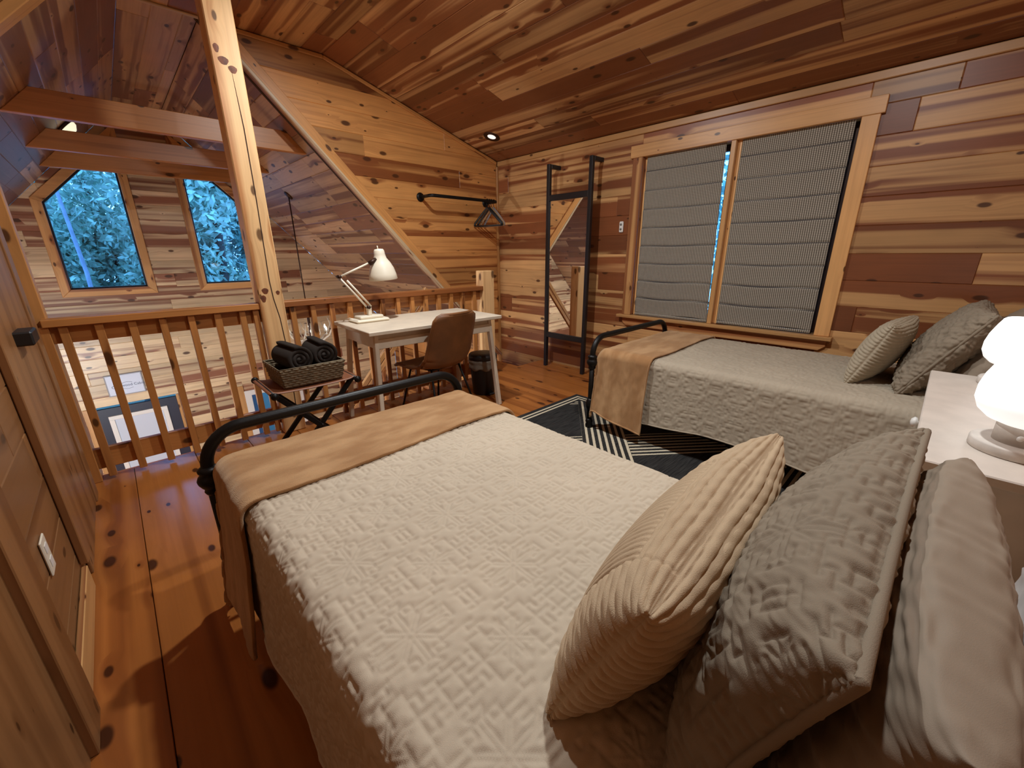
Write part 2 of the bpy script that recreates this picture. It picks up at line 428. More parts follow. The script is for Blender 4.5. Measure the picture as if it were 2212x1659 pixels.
def tube(name, pts, rad, mat, parent=None, seg=14, closed=False):
    o = obj(name, tube_mesh(name, pts, rad, seg, closed), mat, parent)
    if parent is None: recenter(o)
    return o
def lathe_mesh(name, prof, c=(0, 0, 0), seg=32, axis=(0, 0, 1), sx=1.0):
    c = Vector(c); ax = Vector(axis).normalized(); r = ax.orthogonal().normalized(); s = ax.cross(r)
    vs = []; fs = []
    for (rad, h) in prof:
        for k in range(seg):
            a = 2*math.pi*k/seg; vs.append(c+ax*h+(r*math.cos(a)+s*math.sin(a))*max(rad, 1e-4))
    for i in range(len(prof)-1):
        for k in range(seg):
            k2 = (k+1) % seg; fs.append([i*seg+k, i*seg+k2, (i+1)*seg+k2, (i+1)*seg+k])
    if prof[0][0] > 1e-3: fs.append(list(range(seg))[::-1])
    if prof[-1][0] > 1e-3: fs.append([(len(prof)-1)*seg+k for k in range(seg)])
    me = pymesh(name, vs, fs, True)
    return me
def lathe(name, prof, mat, c=(0, 0, 0), parent=None, seg=32, axis=(0, 0, 1)):
    o = obj(name, lathe_mesh(name, prof, c, seg, axis), mat, parent)
    if parent is None: recenter(o)
    return o
def grid_mesh(name, P, wrap=False, uv=None):
    n, m = P.shape[:2]
    me = bpy.data.meshes.new(name)
    idx = np.arange(n*m).reshape(n, m)
    mm = m if wrap else m-1
    j2 = (np.arange(mm)+1) % m
    q = np.stack([idx[:-1, :mm], idx[1:, :mm], idx[1:][:, j2], idx[:-1][:, j2]], -1).reshape(-1, 4)
    me.vertices.add(n*m); me.vertices.foreach_set('co', P.reshape(-1).astype(np.float32))
    me.loops.add(q.size); me.loops.foreach_set('vertex_index', q.reshape(-1).astype(np.int32))
    me.polygons.add(len(q)); me.polygons.foreach_set('loop_start', np.arange(0, q.size, 4, dtype=np.int32))
    me.polygons.foreach_set('use_smooth', np.ones(len(q), bool))
    me.update(calc_edges=True); me.validate()
    if uv is not None:
        lay = me.uv_layers.new(name='UVMap'); lay.data.foreach_set('uv', uv.reshape(-1, 2)[q.reshape(-1)].reshape(-1).astype(np.float32))
    return me
def normals(P):
    du = np.gradient(P, axis=0); dv = np.gradient(P, axis=1)
    n = np.cross(du, dv); return n/np.maximum(np.linalg.norm(n, axis=-1, keepdims=True), 1e-12)
def text(name, body, size, loc, rot, mat, parent, extrude=0.0006, align='LEFT'):
    cu = bpy.data.curves.new(name, 'FONT'); cu.body = body; cu.size = size; cu.extrude = extrude; cu.align_x = align; cu.align_y = 'CENTER'
    o = bpy.data.objects.new(name, cu); COL.objects.link(o); o.location = loc; o.rotation_euler = rot; cu.materials.append(mat)
    me = bpy.data.meshes.new_from_object(o); bpy.data.objects.remove(o)
    o = obj(name, me, None, parent); o.location = loc; o.rotation_euler = rot
    return o

# ================================================================== STRUCTURE
# ---- loft floor: wide planks along y
fl = box('floor', (XL-0.15, YB, -0.24), (XW, YR+0.04, -0.03), M_BACK); tag(fl, 'orange pine plank floor of the sleeping loft', 'floor', kind='structure')
PK = 0.308; k = -1
while True:
    x0 = -0.15+k*PK; x1 = x0+PK
    if x0 > XW-0.02: break
    y1 = YR+0.05
    if 2.5 < x0 < 3.0: y1 = YG
    xa, xb = max(x0, XL-0.15), min(x1, XW)
    o = board('plank', [(YB, xa+0.0012), (y1, xa+0.0012), (y1, xb-0.0012), (YB, xb-0.0012)], (0, 0, -0.03), (0, 1, 0), (1, 0, 0), (0, 0, 1), 0.03, W_FLOOR, fl, bev=0.002)
    col_board(o, 0.5, 0.06, 0.5, 0.35)
    k += 1
ld = box('trim_1', (2.62, YR+0.051, -0.24), (3.24, YG, -0.031), W_PINE, wood_=True); tag(ld, 'joist under the stair landing at the loft edge', 'trim', kind='structure')
fa = box('trim_2', (XL, YR+0.052, -0.26), (2.6, YR+0.075, -0.002), W_PINE, wood_=True); tag(fa, 'fascia board along the open loft edge under the railing', 'trim', kind='structure')
fz = box('floor_2', (-2.6, YR-3.5, ZLOW-0.1), (XW, YF, ZLOW), W_FLOOR, wood_=True); tag(fz, 'wood floor of the great room far below', 'floor', kind='structure')

# ---- window wall (x = XW)
WY0, WY1, WZ0, WZ1 = 0.605, 2.115, 0.675, 2.068     # opening
wr = empty('wall_right', (XW, 0, 0), 'knotty red cedar board wall holding the blind-covered window', 'wall', kind='structure')
for nm, a, b_ in (('backing', (XW+0.05, YB, -0.4), (XW+0.12, WY0-0.02, ZEAVE+0.1)), ('backing', (XW+0.05, WY1+0.02, -0.4), (XW+0.12, YG+0.1, ZEAVE+0.1)),
                  ('backing', (XW+0.05, WY0-0.02, -0.4), (XW+0.12, WY1+0.02, WZ0-0.02)), ('backing', (XW+0.05, WY0-0.02, WZ1+0.02), (XW+0.12, WY1+0.02, ZEAVE+0.1))):
    box(nm, (a[0]-XW, a[1], a[2]), (b_[0]-XW, b_[1], b_[2]), M_BACK, wr)
rect = lambda a, b_, c, d: [(a, c), (b_, c), (b_, d), (a, d)]
polys = [rect(YB, WY0-0.02, 0.02, ZEAVE), rect(WY1+0.02, YG, -0.38, ZEAVE), rect(WY0-0.02, WY1+0.02, 0.02, WZ0-0.02), rect(WY0-0.02, WY1+0.02, WZ1+0.02, ZEAVE)]
boards(wr, polys, (XW+0.018, 0, 0), (0, 1, 0), (0, 0, 1), (-1, 0, 0), W_WALL, v0=0.02, pitch=0.175, bias=0.5, spread=0.14, seg=(2.0, 4.2))
t = beam('trim_3', (XW-0.008, YB, ZEAVE-0.03), (XW-0.008, YG-0.02, ZEAVE-0.03), 0.016, 0.05, W_TRIM); tag(t, 'pale crown strip where window wall meets sloped ceiling', 'trim', kind='structure')
t = beam('trim_4', (XW-0.012, YG-0.012, -0.3), (XW-0.012, YG-0.012, ZEAVE-0.06), 0.03, 0.03, W_PINE, up=(1, 0, 0)); tag(t, 'thin upright corner strip beside the hanging rail wall', 'trim', kind='structure')

# window_1 with casing
w1 = empty('window_1', (XW, 1.36, WZ0), 'double window with cedar casing and two roman shades', 'window', kind='structure')
def wbox(nm, a, b_, mat=W_TRIM, **kw):
    off = np.array((XW, 1.36, WZ0)); return box(nm, np.array(a)-off, np.array(b_)-off, mat, w1, wood_=mat in (W_TRIM, W_PINE), **kw)
wbox('header', (XW-0.026, 0.493, WZ1), (XW, 2.236, WZ1+0.098))
wbox('casing', (XW-0.022, 0.512, WZ0), (XW, WY0, WZ1)); wbox('casing', (XW-0.022, WY1, WZ0), (XW, 2.21, WZ1))
wbox('mullion', (XW-0.02, 1.340, WZ0), (XW+0.10, 1.376, WZ1))
wbox('mullion_stop', (XW+0.02, 1.31, WZ0), (XW+0.1, 1.34, WZ1)); 
wbox('jamb', (XW, WY0-0.02, WZ0), (XW+0.12, WY0, WZ1)); wbox('jamb', (XW, WY1, WZ0), (XW+0.12, WY1+0.02, WZ1))
wbox('head_jamb', (XW, WY0, WZ1), (XW+0.12, WY1, WZ1+0.02))
wbox('stop', (XW+0.03, WY1-0.03, WZ0), (XW+0.1, WY1, WZ1))
wbox('sill', (XW-0.06, 0.49, WZ0-0.028), (XW+0.11, 2.25, WZ0))
ap = board('apron', [(0.56, WZ0-0.108), (2.16, WZ0-0.108), (2.20, WZ0-0.075), (2.20, WZ0-0.028), (0.52, WZ0-0.028), (0.52, WZ0-0.075)], (XW-0.001, 0, 0), (0, 1, 0), (0, 0, 1), (-1, 0, 0), 0.022, W_TRIM, w1); col_board(ap)
for ya, yb in ((WY0, 1.31), (1.376, WY1)):
    for a, b_ in (((XW+0.09, ya, WZ0), (XW+0.12, ya+0.045, WZ1)), ((XW+0.09, yb-0.045, WZ0), (XW+0.12, yb, WZ1)), ((XW+0.09, ya+0.045, WZ0), (XW+0.12, yb-0.045, WZ0+0.05)), ((XW+0.09, ya+0.045, WZ1-0.05), (XW+0.12, yb-0.045, WZ1))):
        wbox('sash', a, b_, M_BRONZE)
    wbox('pane', (XW+0.103, ya+0.04, WZ0+0.045), (XW+0.108, yb-0.04, WZ1-0.045), M_GLASS, bev=0)

# roman shades
def blind(ya, yb, ztop, zbot, label, bow):
    e = empty('roman_shade', (XW+0.02, (ya+yb)/2, zbot), label, 'window blind', 'woven roman shades in the double window')
    zs = []; n = 9; tucks = [ztop-(ztop-zbot)*(i+0.75)/(n-0.35) for i in range(8)]
    nz = 260; ny = 60
    Z = np.linspace(zbot, ztop, nz); Yv = np.linspace(0, 1, ny)
    P = np.zeros((nz, ny, 3)); uv = np.zeros((nz, ny, 2))
    for i, z in enumerate(Z):
        dmin = min([abs(z-t) for t in tucks])
        below = [t for t in tucks if t >= z]; off = 0.0
        ti = min(below)-z if below else 0.2
        x = XW+0.012+0.012*math.exp(-dmin/0.006)-0.010*math.exp(-ti/0.05)
        fz_ = (z-zbot)/(ztop-zbot)
        y0 = ya+bow*fz_; y1 = yb
        P[i, :, 0] = x; P[i, :, 1] = y0+(y1-y0)*Yv; P[i, :, 2] = z+0.006*np.sin(Yv*7+i*0.01)*(1-fz_)
        uv[i, :, 0] = P[i, :, 1]; uv[i, :, 1] = z
    P -= np.array(e.location)
    f = obj('fabric', grid_mesh('fabric', P, uv=uv), M_BLIND, e); so = f.modifiers.new('s', 'SOLIDIFY'); so.thickness = 0.003
    for t in tucks:
        fz_ = (t-zbot)/(ztop-zbot); y0 = ya+bow*fz_
        tube('tuck', [Vector((XW+0.014, y0, t))-e.location, Vector((XW+0.014, (y0+yb)/2, t-0.003))-e.location, Vector((XW+0.014, yb, t))-e.location], 0.0045, M_TUCK, e, seg=6)
    box('bottom_bar', Vector((XW+0.006, ya, zbot-0.02))-e.location, Vector((XW+0.02, yb, zbot))-e.location, M_BLIND, e)
    return e
blind(1.390, 2.085, WZ1-0.002, 0.700, 'narrower woven roman shade on the left of the window, gap beside it', 0.032)
blind(0.635, 1.305, WZ1-0.002, 0.702, 'woven roman shade covering the right half of the window', 0.0)

# ---- dormer end wall (hanging rail wall) y = YG
wg = empty('wall_dormer', (0, YG, 0), 'honey pine wall of the dormer end with the hanging rail', 'wall', kind='structure')
GP = [(XFR, ZFLAT), (XW, zright(XW)), (XW, ZEAVE), (XK, ZFLAT)]
board('backing', [(XFR-0.1, ZFLAT+0.2), (XFR-0.02, ZFLAT), (XW+0.1, zright(XW)-0.1), (XW+0.1, ZEAVE+0.2), (XK, ZFLAT+0.2)], (0, YG+0.06, 0), (1, 0, 0), (0, 0, 1), (0, -1, 0), 0.03, M_BACK, wg)
boards(wg, [GP], (0, YG+0.02, 0), (1, 0, 0), (0, 0, 1), (0, -1, 0), W_PINE, v0=0.045, pitch=0.175, bias=0.5, spread=0.13, seg=(1.6, 3.5))
ds = Vector((1, 0, -SR)).normalized(); dn = Vector((SR, 0, 1)).normalized()
a = Vector((XFR+0.03, YG-0.012, zright(XFR+0.03)))+dn*0.055; b_ = Vector((XW-0.02, YG-0.012, zright(XW-0.02)))+dn*0.055
t = beam('trim_5', a, b_, 0.022, 0.10, W_PINE, up=dn); tag(t, 'wide diagonal trim following the steep roof on the dormer wall', 'trim', kind='structure')
a = Vector((XFR, YG+0.02, zright(XFR))); b_ = Vector((XW, YG+0.02, zright(XW)))
t = beam('trim_6', a+dn*0.008, b_+dn*0.008, 0.11, 0.03, W_FAR, up=dn); tag(t, 'pale edge board on the underside of the dormer wall diagonal', 'trim', kind='structure')
t = beam('trim_7', (XW-0.02, YG-0.008, ZEAVE-0.02), (XK, YG-0.008, ZFLAT-0.02), 0.016, 0.03, W_PINE, up=(0.28, 0, 1)); tag(t, 'thin strip where dormer wall meets sloped ceiling', 'trim', kind='structure')
t = beam('trim_8', (XK, YG-0.008, ZFLAT-0.02), (XFR, YG-0.008, ZFLAT-0.02), 0.016, 0.03, W_PINE); tag(t, 'thin strip where dormer wall meets flat ceiling', 'trim', kind='structure')

# ---- ceilings
ce = empty('ceiling', (0, 0, ZEAVE), 'sloped tongue and groove cedar ceiling over the beds', 'ceiling', kind='structure')
SV = Vector((XK-XW, 0, ZFLAT-ZEAVE)); SLN = SV.length; SVn = SV.normalized(); SN = Vector((-(ZFLAT-ZEAVE), 0, XK-XW)).normalized()
if SN.z > 0: SN = -SN
O_ = Vector((XW, 0, ZEAVE))
board('backing', rect(YB, YG+0.03, -0.05, SLN+0.05), O_-SN*0.06, (0, 1, 0), SVn, SN, 0.03, M_BACK, ce)
boards(ce, [rect(YB, YG, 0, SLN)], O_-SN*0.018, (0, 1, 0), SVn, SN, W_CEIL, pitch=0.17, bias=0.5, spread=0.14, seg=(1.6, 3.6))
cf = empty('ceiling_2', (0, 0, ZFLAT), 'flat cedar board strip of ceiling along the ridge', 'ceiling', kind='structure')
board('backing', rect(YB, YF, XFL, XK+0.05), (0, 0, ZFLAT+0.05), (0, 1, 0), (1, 0, 0), (0, 0, -1), 0.02, M_BACK, cf)
boards(cf, [rect(YB, YG, XFL, XK)], (0, 0, ZFLAT+0.018), (0, 1, 0), (1, 0, 0), (0, 0, -1), W_CEIL, pitch=0.17, v0=XK, bias=0.5, spread=0.14, seg=(0.9, 2.2))
boards(cf, [rect(YG, YF, XFL, XFR)], (0, 0, ZFLAT+0.018), (0, 1, 0), (1, 0, 0), (0, 0, -1), W_ROOF, pitch=0.17, v0=XFL, bias=0.52, spread=0.12)
t = beam('trim_9', (XFL, YG, ZFLAT-0.006), (XFR, YG, ZFLAT-0.006), 0.03, 0.014, W_FAR); tag(t, 'pale strip across the ridge ceiling above the post', 'trim', kind='structure')
# steep roofs
rr = empty('ceiling_3', (XFR, YG, ZFLAT), 'steep great room roof lined with cedar, right of the ridge', 'ceiling', kind='structure')
RL = math.hypot(XW+0.06-XFR, SR*(XW+0.06-XFR))
On = Vector((XFR, 0, ZFLAT))
Vd = ds; Nd = -dn
o = board('backing', rect(YG+0.02, YF+0.1, -0.02, RL), On+dn*0.05, (0, 1, 0), Vd, Nd, 0.02, M_BACK, rr)
boards(rr, [rect(YG+0.02, YF, 0, RL)], On+dn*0.018, (0, 1, 0), Vd, Nd, W_ROOF, pitch=0.17, bias=0.5, spread=0.14, seg=(1.0, 2.4))
rl = empty('ceiling_4', (XFL, YB, ZFLAT), 'steep cedar roof on the left of the ridge', 'ceiling', kind='structure')
dl = Vector((-1, 0, -SR)).normalized(); dnl = Vector((-SR, 0, 1)).normalized(); RLL = 4.6
board('backing', rect(YB, YF+0.1, -0.02, RLL), Vector((XFL, 0, ZFLAT))+dnl*0.05, (0, 1, 0), dl, -dnl, 0.02, M_BACK, rl)
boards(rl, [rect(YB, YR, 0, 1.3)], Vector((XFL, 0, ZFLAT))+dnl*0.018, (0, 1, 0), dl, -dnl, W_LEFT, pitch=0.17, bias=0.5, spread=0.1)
boards(rl, [rect(YR, YF, 0, RLL)], Vector((XFL, 0, ZFLAT))+dnl*0.018, (0, 1, 0), dl, -dnl, W_ROOF, pitch=0.17, bias=0.56, spread=0.15)
t = beam('trim_10', Vector((XFL, YR-0.03, ZFLAT))-dnl*0.02, Vector((XL, YR-0.03, zleft(XL)))-dnl*0.02, 0.12, 0.045, W_PINE, up=dnl); tag(t, 'rake board across the left roof slope at the railing line', 'trim', kind='structure')

# ---- far gable wall y = YF
wf = empty('wall_far', (0, YF, 0), 'pale cedar gable wall across the great room with angled windows', 'wall', kind='structure')
xl0 = -2.4
Wb, Wt1, Wt2 = 0.893, 1.84, 2.53; A0, A1, B0, B1 = -0.36, 0.33, 0.95, 1.64
D0, D1, DZ = -0.52, 0.335, -0.565
G0, G1, GZ0, GZ1 = 1.10, 1.95, -1.75, -0.72
up_pts = [(XFL, ZFLAT), (XFR, ZFLAT)]
full = [(XFL, ZFLAT), (xl0, zleft(xl0)), (xl0, ZLOW), (XW, ZLOW), (XW, zright(XW)), (XFR, ZFLAT)]
if poly_area(full) < 0: full = full[::-1]
def sub(a=None, b_=None, c=None, d=None, extra=()):
    p = full
    if a is not None: p = clip(p, -1, 0, -a)
    if b_ is not None: p = clip(p, 1, 0, b_)
    if c is not None: p = clip(p, 0, -1, -c)
    if d is not None: p = clip(p, 0, 1, d)
    for e in extra: p = clip(p, *e)
    return p
g = (Wt2-Wt1)/(A1-A0)
fp = [sub(None, A0, Wb, None), sub(A1, B0, Wb, None), sub(B1, None, Wb, None), sub(None, None, DZ, Wb),
      sub(A0, A1, Wt1, None, [(g, -1, -(Wt1-g*A0))]), sub(B0, B1, Wt1, None, [(-g, -1, -(Wt1+g*B1))]),
      sub(None, D0, None, DZ), sub(D1, G0, None, DZ), sub(G1, None, None, DZ), sub(G0, G1, GZ1, DZ), sub(G0, G1, None, GZ0)]
fp = [p for p in fp if len(p) >= 3]
boards(wf, fp, (0, YF+0.018, 0), (1, 0, 0), (0, 0, 1), (0, -1, 0), W_FAR, v0=-2.62+0.03, pitch=0.165, bias=0.5, spread=0.14, seg=(1.4, 3.2))
for p in fp: board('backing', p, (0, YF+0.08, 0), (1, 0, 0), (0, 0, 1), (0, -1, 0), 0.03, M_BACK, wf)
def gable_window(nm, pts, label):
    e = empty(nm, (pts[0][0], YF, Wb), label, 'window', kind='structure')
    off = Vector(e.location); n = len(pts)
    if poly_area(pts) < 0: pts = pts[::-1]
    outp = inset_poly(pts, -0.085)
    for i in range(n):
        j = (i+1) % n
        o = board('casing', [pts[j], pts[i], outp[i], outp[j]], (0, YF, 0), (1, 0, 0), (0, 0, 1), (0, -1, 0), 0.02, W_TRIM, e, swap=abs(pts[j][0]-pts[i][0]) < 0.02); col_board(o, 0.5, 0.05, 0.55, 0.2)
        inn = inset_poly(pts, 0.018)
        board('sash', [pts[j], pts[i], inn[i], inn[j]], (0, YF+0.05, 0), (1, 0, 0), (0, 0, 1), (0, -1, 0), 0.04, M_MIRF, e)
    p3 = board('pane', pts, (0, YF+0.055, 0), (1, 0, 0), (0, 0, 1), (0, -1, 0), 0.004, M_GLASS, e, bev=0.0005)
    return e
gable_window('window_2', [(A0, Wb), (A1, Wb), (A1, Wt2), (A0, Wt1)], 'left angled gable window showing dusk trees')
gable_window('window_3', [(B0, Wb), (B1, Wb), (B1, Wt1), (B0, Wt2)], 'right angled gable window behind the post')
# lower white framed window and the entrance door
w4 = empty('window_4', (G0, YF, GZ0), 'white framed ground floor window seen through the balusters', 'window', kind='structure')
o4 = np.array(w4.location)
def b4(nm, a, b_, mat, **kw): return box(nm, np.array(a)-o4, np.array(b_)-o4, mat, w4, **kw)
for a, b_ in ((G0, G0+0.09), (G0+0.38, G0+0.47), (G1-0.09, G1)): b4('frame', (a, YF-0.02, GZ0), (b_, YF+0.03, GZ1), M_WHITE)
b4('frame', (G0+0.09, YF-0.02, GZ1-0.08), (G1-0.09, YF+0.03, GZ1), M_WHITE); b4('frame', (G0+0.09, YF-0.02, GZ0), (G1-0.09, YF+0.03, GZ0+0.08), M_WHITE)
b4('pane', (G0+0.08, YF+0.012, GZ0+0.05), (G1-0.08, YF+0.016, GZ1-0.05), M_GLASS, bev=0)
b4('casing', (G0-0.09, YF-0.02, GZ0-0.02), (G0, YF, GZ1+0.09), W_TRIM, wood_=True)
dr = empty('door_1', (D0, YF, ZLOW), 'dark navy entrance door with white framed shade window', 'door', kind='structure')
od = np.array(dr.location)
def bd(nm, a, b_, mat, **kw): return box(nm, np.array(a)-od, np.array(b_)-od, mat, dr, **kw)
bd('slab', (D0+0.03, YF-0.005, ZLOW+0.01), (D1-0.03, YF+0.04, DZ-0.03), M_NAVY)
bd('casing', (D0-0.09, YF-0.022, ZLOW), (D0+0.0, YF, DZ+0.0), W_TRIM, wood_=True); bd('casing', (D1-0.03, YF-0.022, ZLOW), (D1+0.0, YF, DZ+0.0), W_TRIM, wood_=True)
bd('jamb', (D0, YF+0.001, ZLOW), (D0+0.03, YF+0.07, DZ), M_BLACKP); 
fw = 0.05; X0, X1, Z0, Z1 = -0.405, 0.185, -1.75, -0.70
for a, b_ in (((X0, Z1-fw), (X1, Z1)), ((X0, Z0), (X1, Z0+fw)), ((X0, Z0+fw), (X0+fw, Z1-fw)), ((X1-fw, Z0+fw), (X1, Z1-fw))):
    bd('window_frame', (a[0], YF-0.03, a[1]), (b_[0], YF-0.004, b_[1]), M_WHITE)
bd('shade', (X0+fw, YF-0.012, Z0+fw), (X1-fw, YF-0.006, Z1-fw), M_PLASTER)
# remaining shell of the great room, off to the sides
for nm, a, b_, lab in (('wall_left_lower', (-2.5, YB-0.1, ZLOW), (-2.4, YF, 0.2), 'great room side wall left of the loft'),
                       ('wall_right_lower', (XW, YR-3.5, ZLOW), (XW+0.1, YF, -0.39), 'great room side wall under the eave on the right'),
                       ('wall_back', (-2.5, YB-0.1, ZLOW), (XW+0.1, YB, 3.2), 'board wall behind the bed heads')):
    o = box(nm, a, b_, W_PINE, wood_=True); tag(o, lab, 'wall', kind='structure')
o = box('wall_right_upper', (XW+0.02, YG+0.02, -0.39), (XW+0.1, YF, 0.1), W_PINE, wood_=True); tag(o, 'short eave wall under the steep roof', 'wall', kind='structure')

# ---- left partition wall of the loft
wl = empty('wall_left', (XL, 0, 0), 'honey board partition wall with door casings at the left', 'wall', kind='structure')
box('backing', (-0.08, YB, -0.03), (-0.02, YR+0.08, zleft(XL)+0.02), M_BACK, wl)
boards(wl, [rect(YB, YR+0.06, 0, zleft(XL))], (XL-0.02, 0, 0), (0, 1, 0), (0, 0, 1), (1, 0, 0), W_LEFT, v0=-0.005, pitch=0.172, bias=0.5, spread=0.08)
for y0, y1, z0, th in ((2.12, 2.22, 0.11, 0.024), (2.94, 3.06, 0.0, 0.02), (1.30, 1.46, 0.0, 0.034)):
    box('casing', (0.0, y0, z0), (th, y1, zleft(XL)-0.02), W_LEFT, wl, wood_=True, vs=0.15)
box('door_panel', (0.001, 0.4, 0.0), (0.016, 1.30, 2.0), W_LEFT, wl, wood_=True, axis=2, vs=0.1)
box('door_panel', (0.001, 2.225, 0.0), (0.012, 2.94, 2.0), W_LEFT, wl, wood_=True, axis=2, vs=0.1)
bb = box('baseboard_left', (XL, 1.46, 0), (XL+0.018, 2.12, 0.105), W_TRIM, wood_=True, val=0.4, vs=0.1); tag(bb, 'short pine baseboard at the foot of the left wall', 'baseboard', kind='structure')
ep = beam('trim_11', (XL-0.005, YR+0.07, 0), (XL-0.005, YR+0.07, zleft(XL)-0.05), 0.09, 0.09, W_PINE, up=(1, 0, 0), val=0.35, vs=0.1); tag(ep, 'corner stud closing the left wall at the railing', 'trim', kind='structure')

# ================================================================== POST, BEAMS, RAILING
ps = empty('post', (0.765, YR, 0), 'tall square pine post with long drying crack and knots', 'post')
o = box('shaft', (-0.075, -0.07, 0), (0.075, 0.075, ZFLAT), W_POST, ps, bev=0.006, axis=2, wood_=True, val=0.6, vs=0.0)
crack = [(0.012, 2.30), (0.022, 2.0), (0.018, 1.6), (0.010, 1.25), (0.006, 1.10), (0.012, 0.98), (0.03, 0.85), (0.04, 0.6), (0.034, 0.4), (0.03, 0.2), (0.02, 0.05)]
vs = []; fs = []
for i, (x, z) in enumerate(crack):
    wv = 0.0028 if 0 < i < len(crack)-1 else 0.0004
    vs += [(x-wv, -0.0712, z), (x+wv, -0.0712, z), (x+wv, -0.0650, z), (x-wv, -0.0650, z)]
for i in range(len(crack)-1):
    a = 4*i; b2 = a+4
    fs += [[a, a+1, b2+1, b2], [a+1, a+2, b2+2, b2+1], [a+3, a, b2, b2+3]]
obj('crack', pymesh('crack', vs, fs), simple('crack_dark', srgb(52, 26, 12), 0.9), ps)
M_KNOT = simple('knot_dark', srgb(112, 58, 28), 0.6, var=0.35, vscale=40)
for (x, z, r, e) in ((-0.03, 1.035, 0.020, 1.0), (0.045, 1.02, 0.012, 1.2), (-0.048, 0.985, 0.016, 1.5), (-0.02, 2.335, 0.026, 0.8), (0.02, 2.30, 0.022, 0.9), (-0.045, 2.39, 0.014, 1.6)):
    v_ = [(x, -0.0716, z)]+[(x+r*math.cos(a)*(1+0.15*math.sin(3*a)), -0.0708, z+r*e*math.sin(a)) for a in np.linspace(0, 2*math.pi, 13)[:-1]]
    obj('knot', pymesh('knot', v_, [[0, 1+(i+1) % 12, 1+i] for i in range(12)]), M_KNOT, ps)

for i, (y, lab) in enumerate(((4.35, 'nearest collar tie beam across the great room roof'), (5.58, 'middle collar tie beam across the great room roof'), (6.62, 'farthest collar tie beam in front of the gable windows'))):
    z0, z1 = 2.14, 2.30
    pl = [((z0-ZR0)/SR+2*XC, z0), ((ZR0-z0)/SR, z0), ((ZR0-z1)/SR, z1), ((z1-ZR0)/SR+2*XC, z1)]
    o = board('collar_tie', pl, (0, y+0.03, 0), (1, 0, 0), (0, 0, 1), (0, -1, 0), 0.06, W_RAIL, None); col_board(o, 0.5, 0.05, 0.4, 0.1)
    tag(o, lab, 'beam', 'collar ties under the great room roof')

# railing
ra = empty('railing', (1.2, YR, 0), 'pine loft railing with square balusters and white-lit edges', 'railing')
def rbox(nm, a, b_, mat=W_RAIL, **kw): return box(nm, np.array(a)-np.array((1.2, YR, 0)), np.array(b_)-np.array((1.2, YR, 0)), mat, ra, wood_=True, **kw)
for xa, xb in ((XL+0.02, 0.69), (0.84, 2.655)):
    rbox('top_rail', (xa, YR-0.055, 0.915), (xb, YR+0.045, 0.955), val=0.6, vs=0.1)
    rbox('sub_rail', (xa, YR+0.0, 0.82), (xb, YR+0.036, 0.915), val=0.55, vs=0.1)
    rbox('bottom_rail', (xa, YR+0.0, 0.065), (xb, YR+0.036, 0.19), val=0.5, vs=0.1)
bx = [-0.258+0.1375*i for i in range(7)]+[0.645]+[0.877+0.1385*i for i in range(13)]
for x in bx:
    if x+0.036 > 2.66: continue
    rbox('baluster', (x, YR-0.037, 0.02), (x+0.036, YR-0.001, 0.912), bev=0.002, val=0.5, vs=0.3)
rbox('newel', (2.655, YR-0.055, 0.0), (2.80, YR+0.06, 1.10), W_POST, bev=0.006, val=0.6, vs=0.1)
rbox('half_newel', (XL, YR-0.04, 0.0), (XL+0.04, YR+0.04, 0.915), val=0.4, vs=0.1)

# stairs behind the railing
st = empty('staircase', (1.7, 3.7, ZLOW), 'steep pine stair with slanted handrail behind the railing', 'staircase')
so_ = np.array(st.location)
for i in range(12):
    z = -0.2*(i+1); x1 = 2.62-0.18*i
    box('tread', np.array((x1-0.24, 3.42, z-0.035))-so_, np.array((x1, 4.02, z))-so_, W_PINE, st, wood_=True)
for y in (3.40, 4.03):
    beam('stringer', Vector((2.62, y, -0.12))-Vector(so_), Vector((0.45, y, -2.53))-Vector(so_), 0.035, 0.2, W_PINE, st)
for dz in (0.0, -0.085):
    beam('handrail', Vector((2.5, 3.98, 0.90+dz))-Vector(so_), Vector((1.28, 3.98, -0.46+dz))-Vector(so_), 0.04, 0.05, W_TRIM, st)
for x in (2.45, 1.9, 1.4):
    zt = 0.90-(2.5-x)*1.115-0.11
    box('stair_baluster', np.array((x-0.018, 3.965, zt-0.9))-so_, np.array((x+0.018, 3.995, zt))-so_, W_PINE, st, wood_=True)

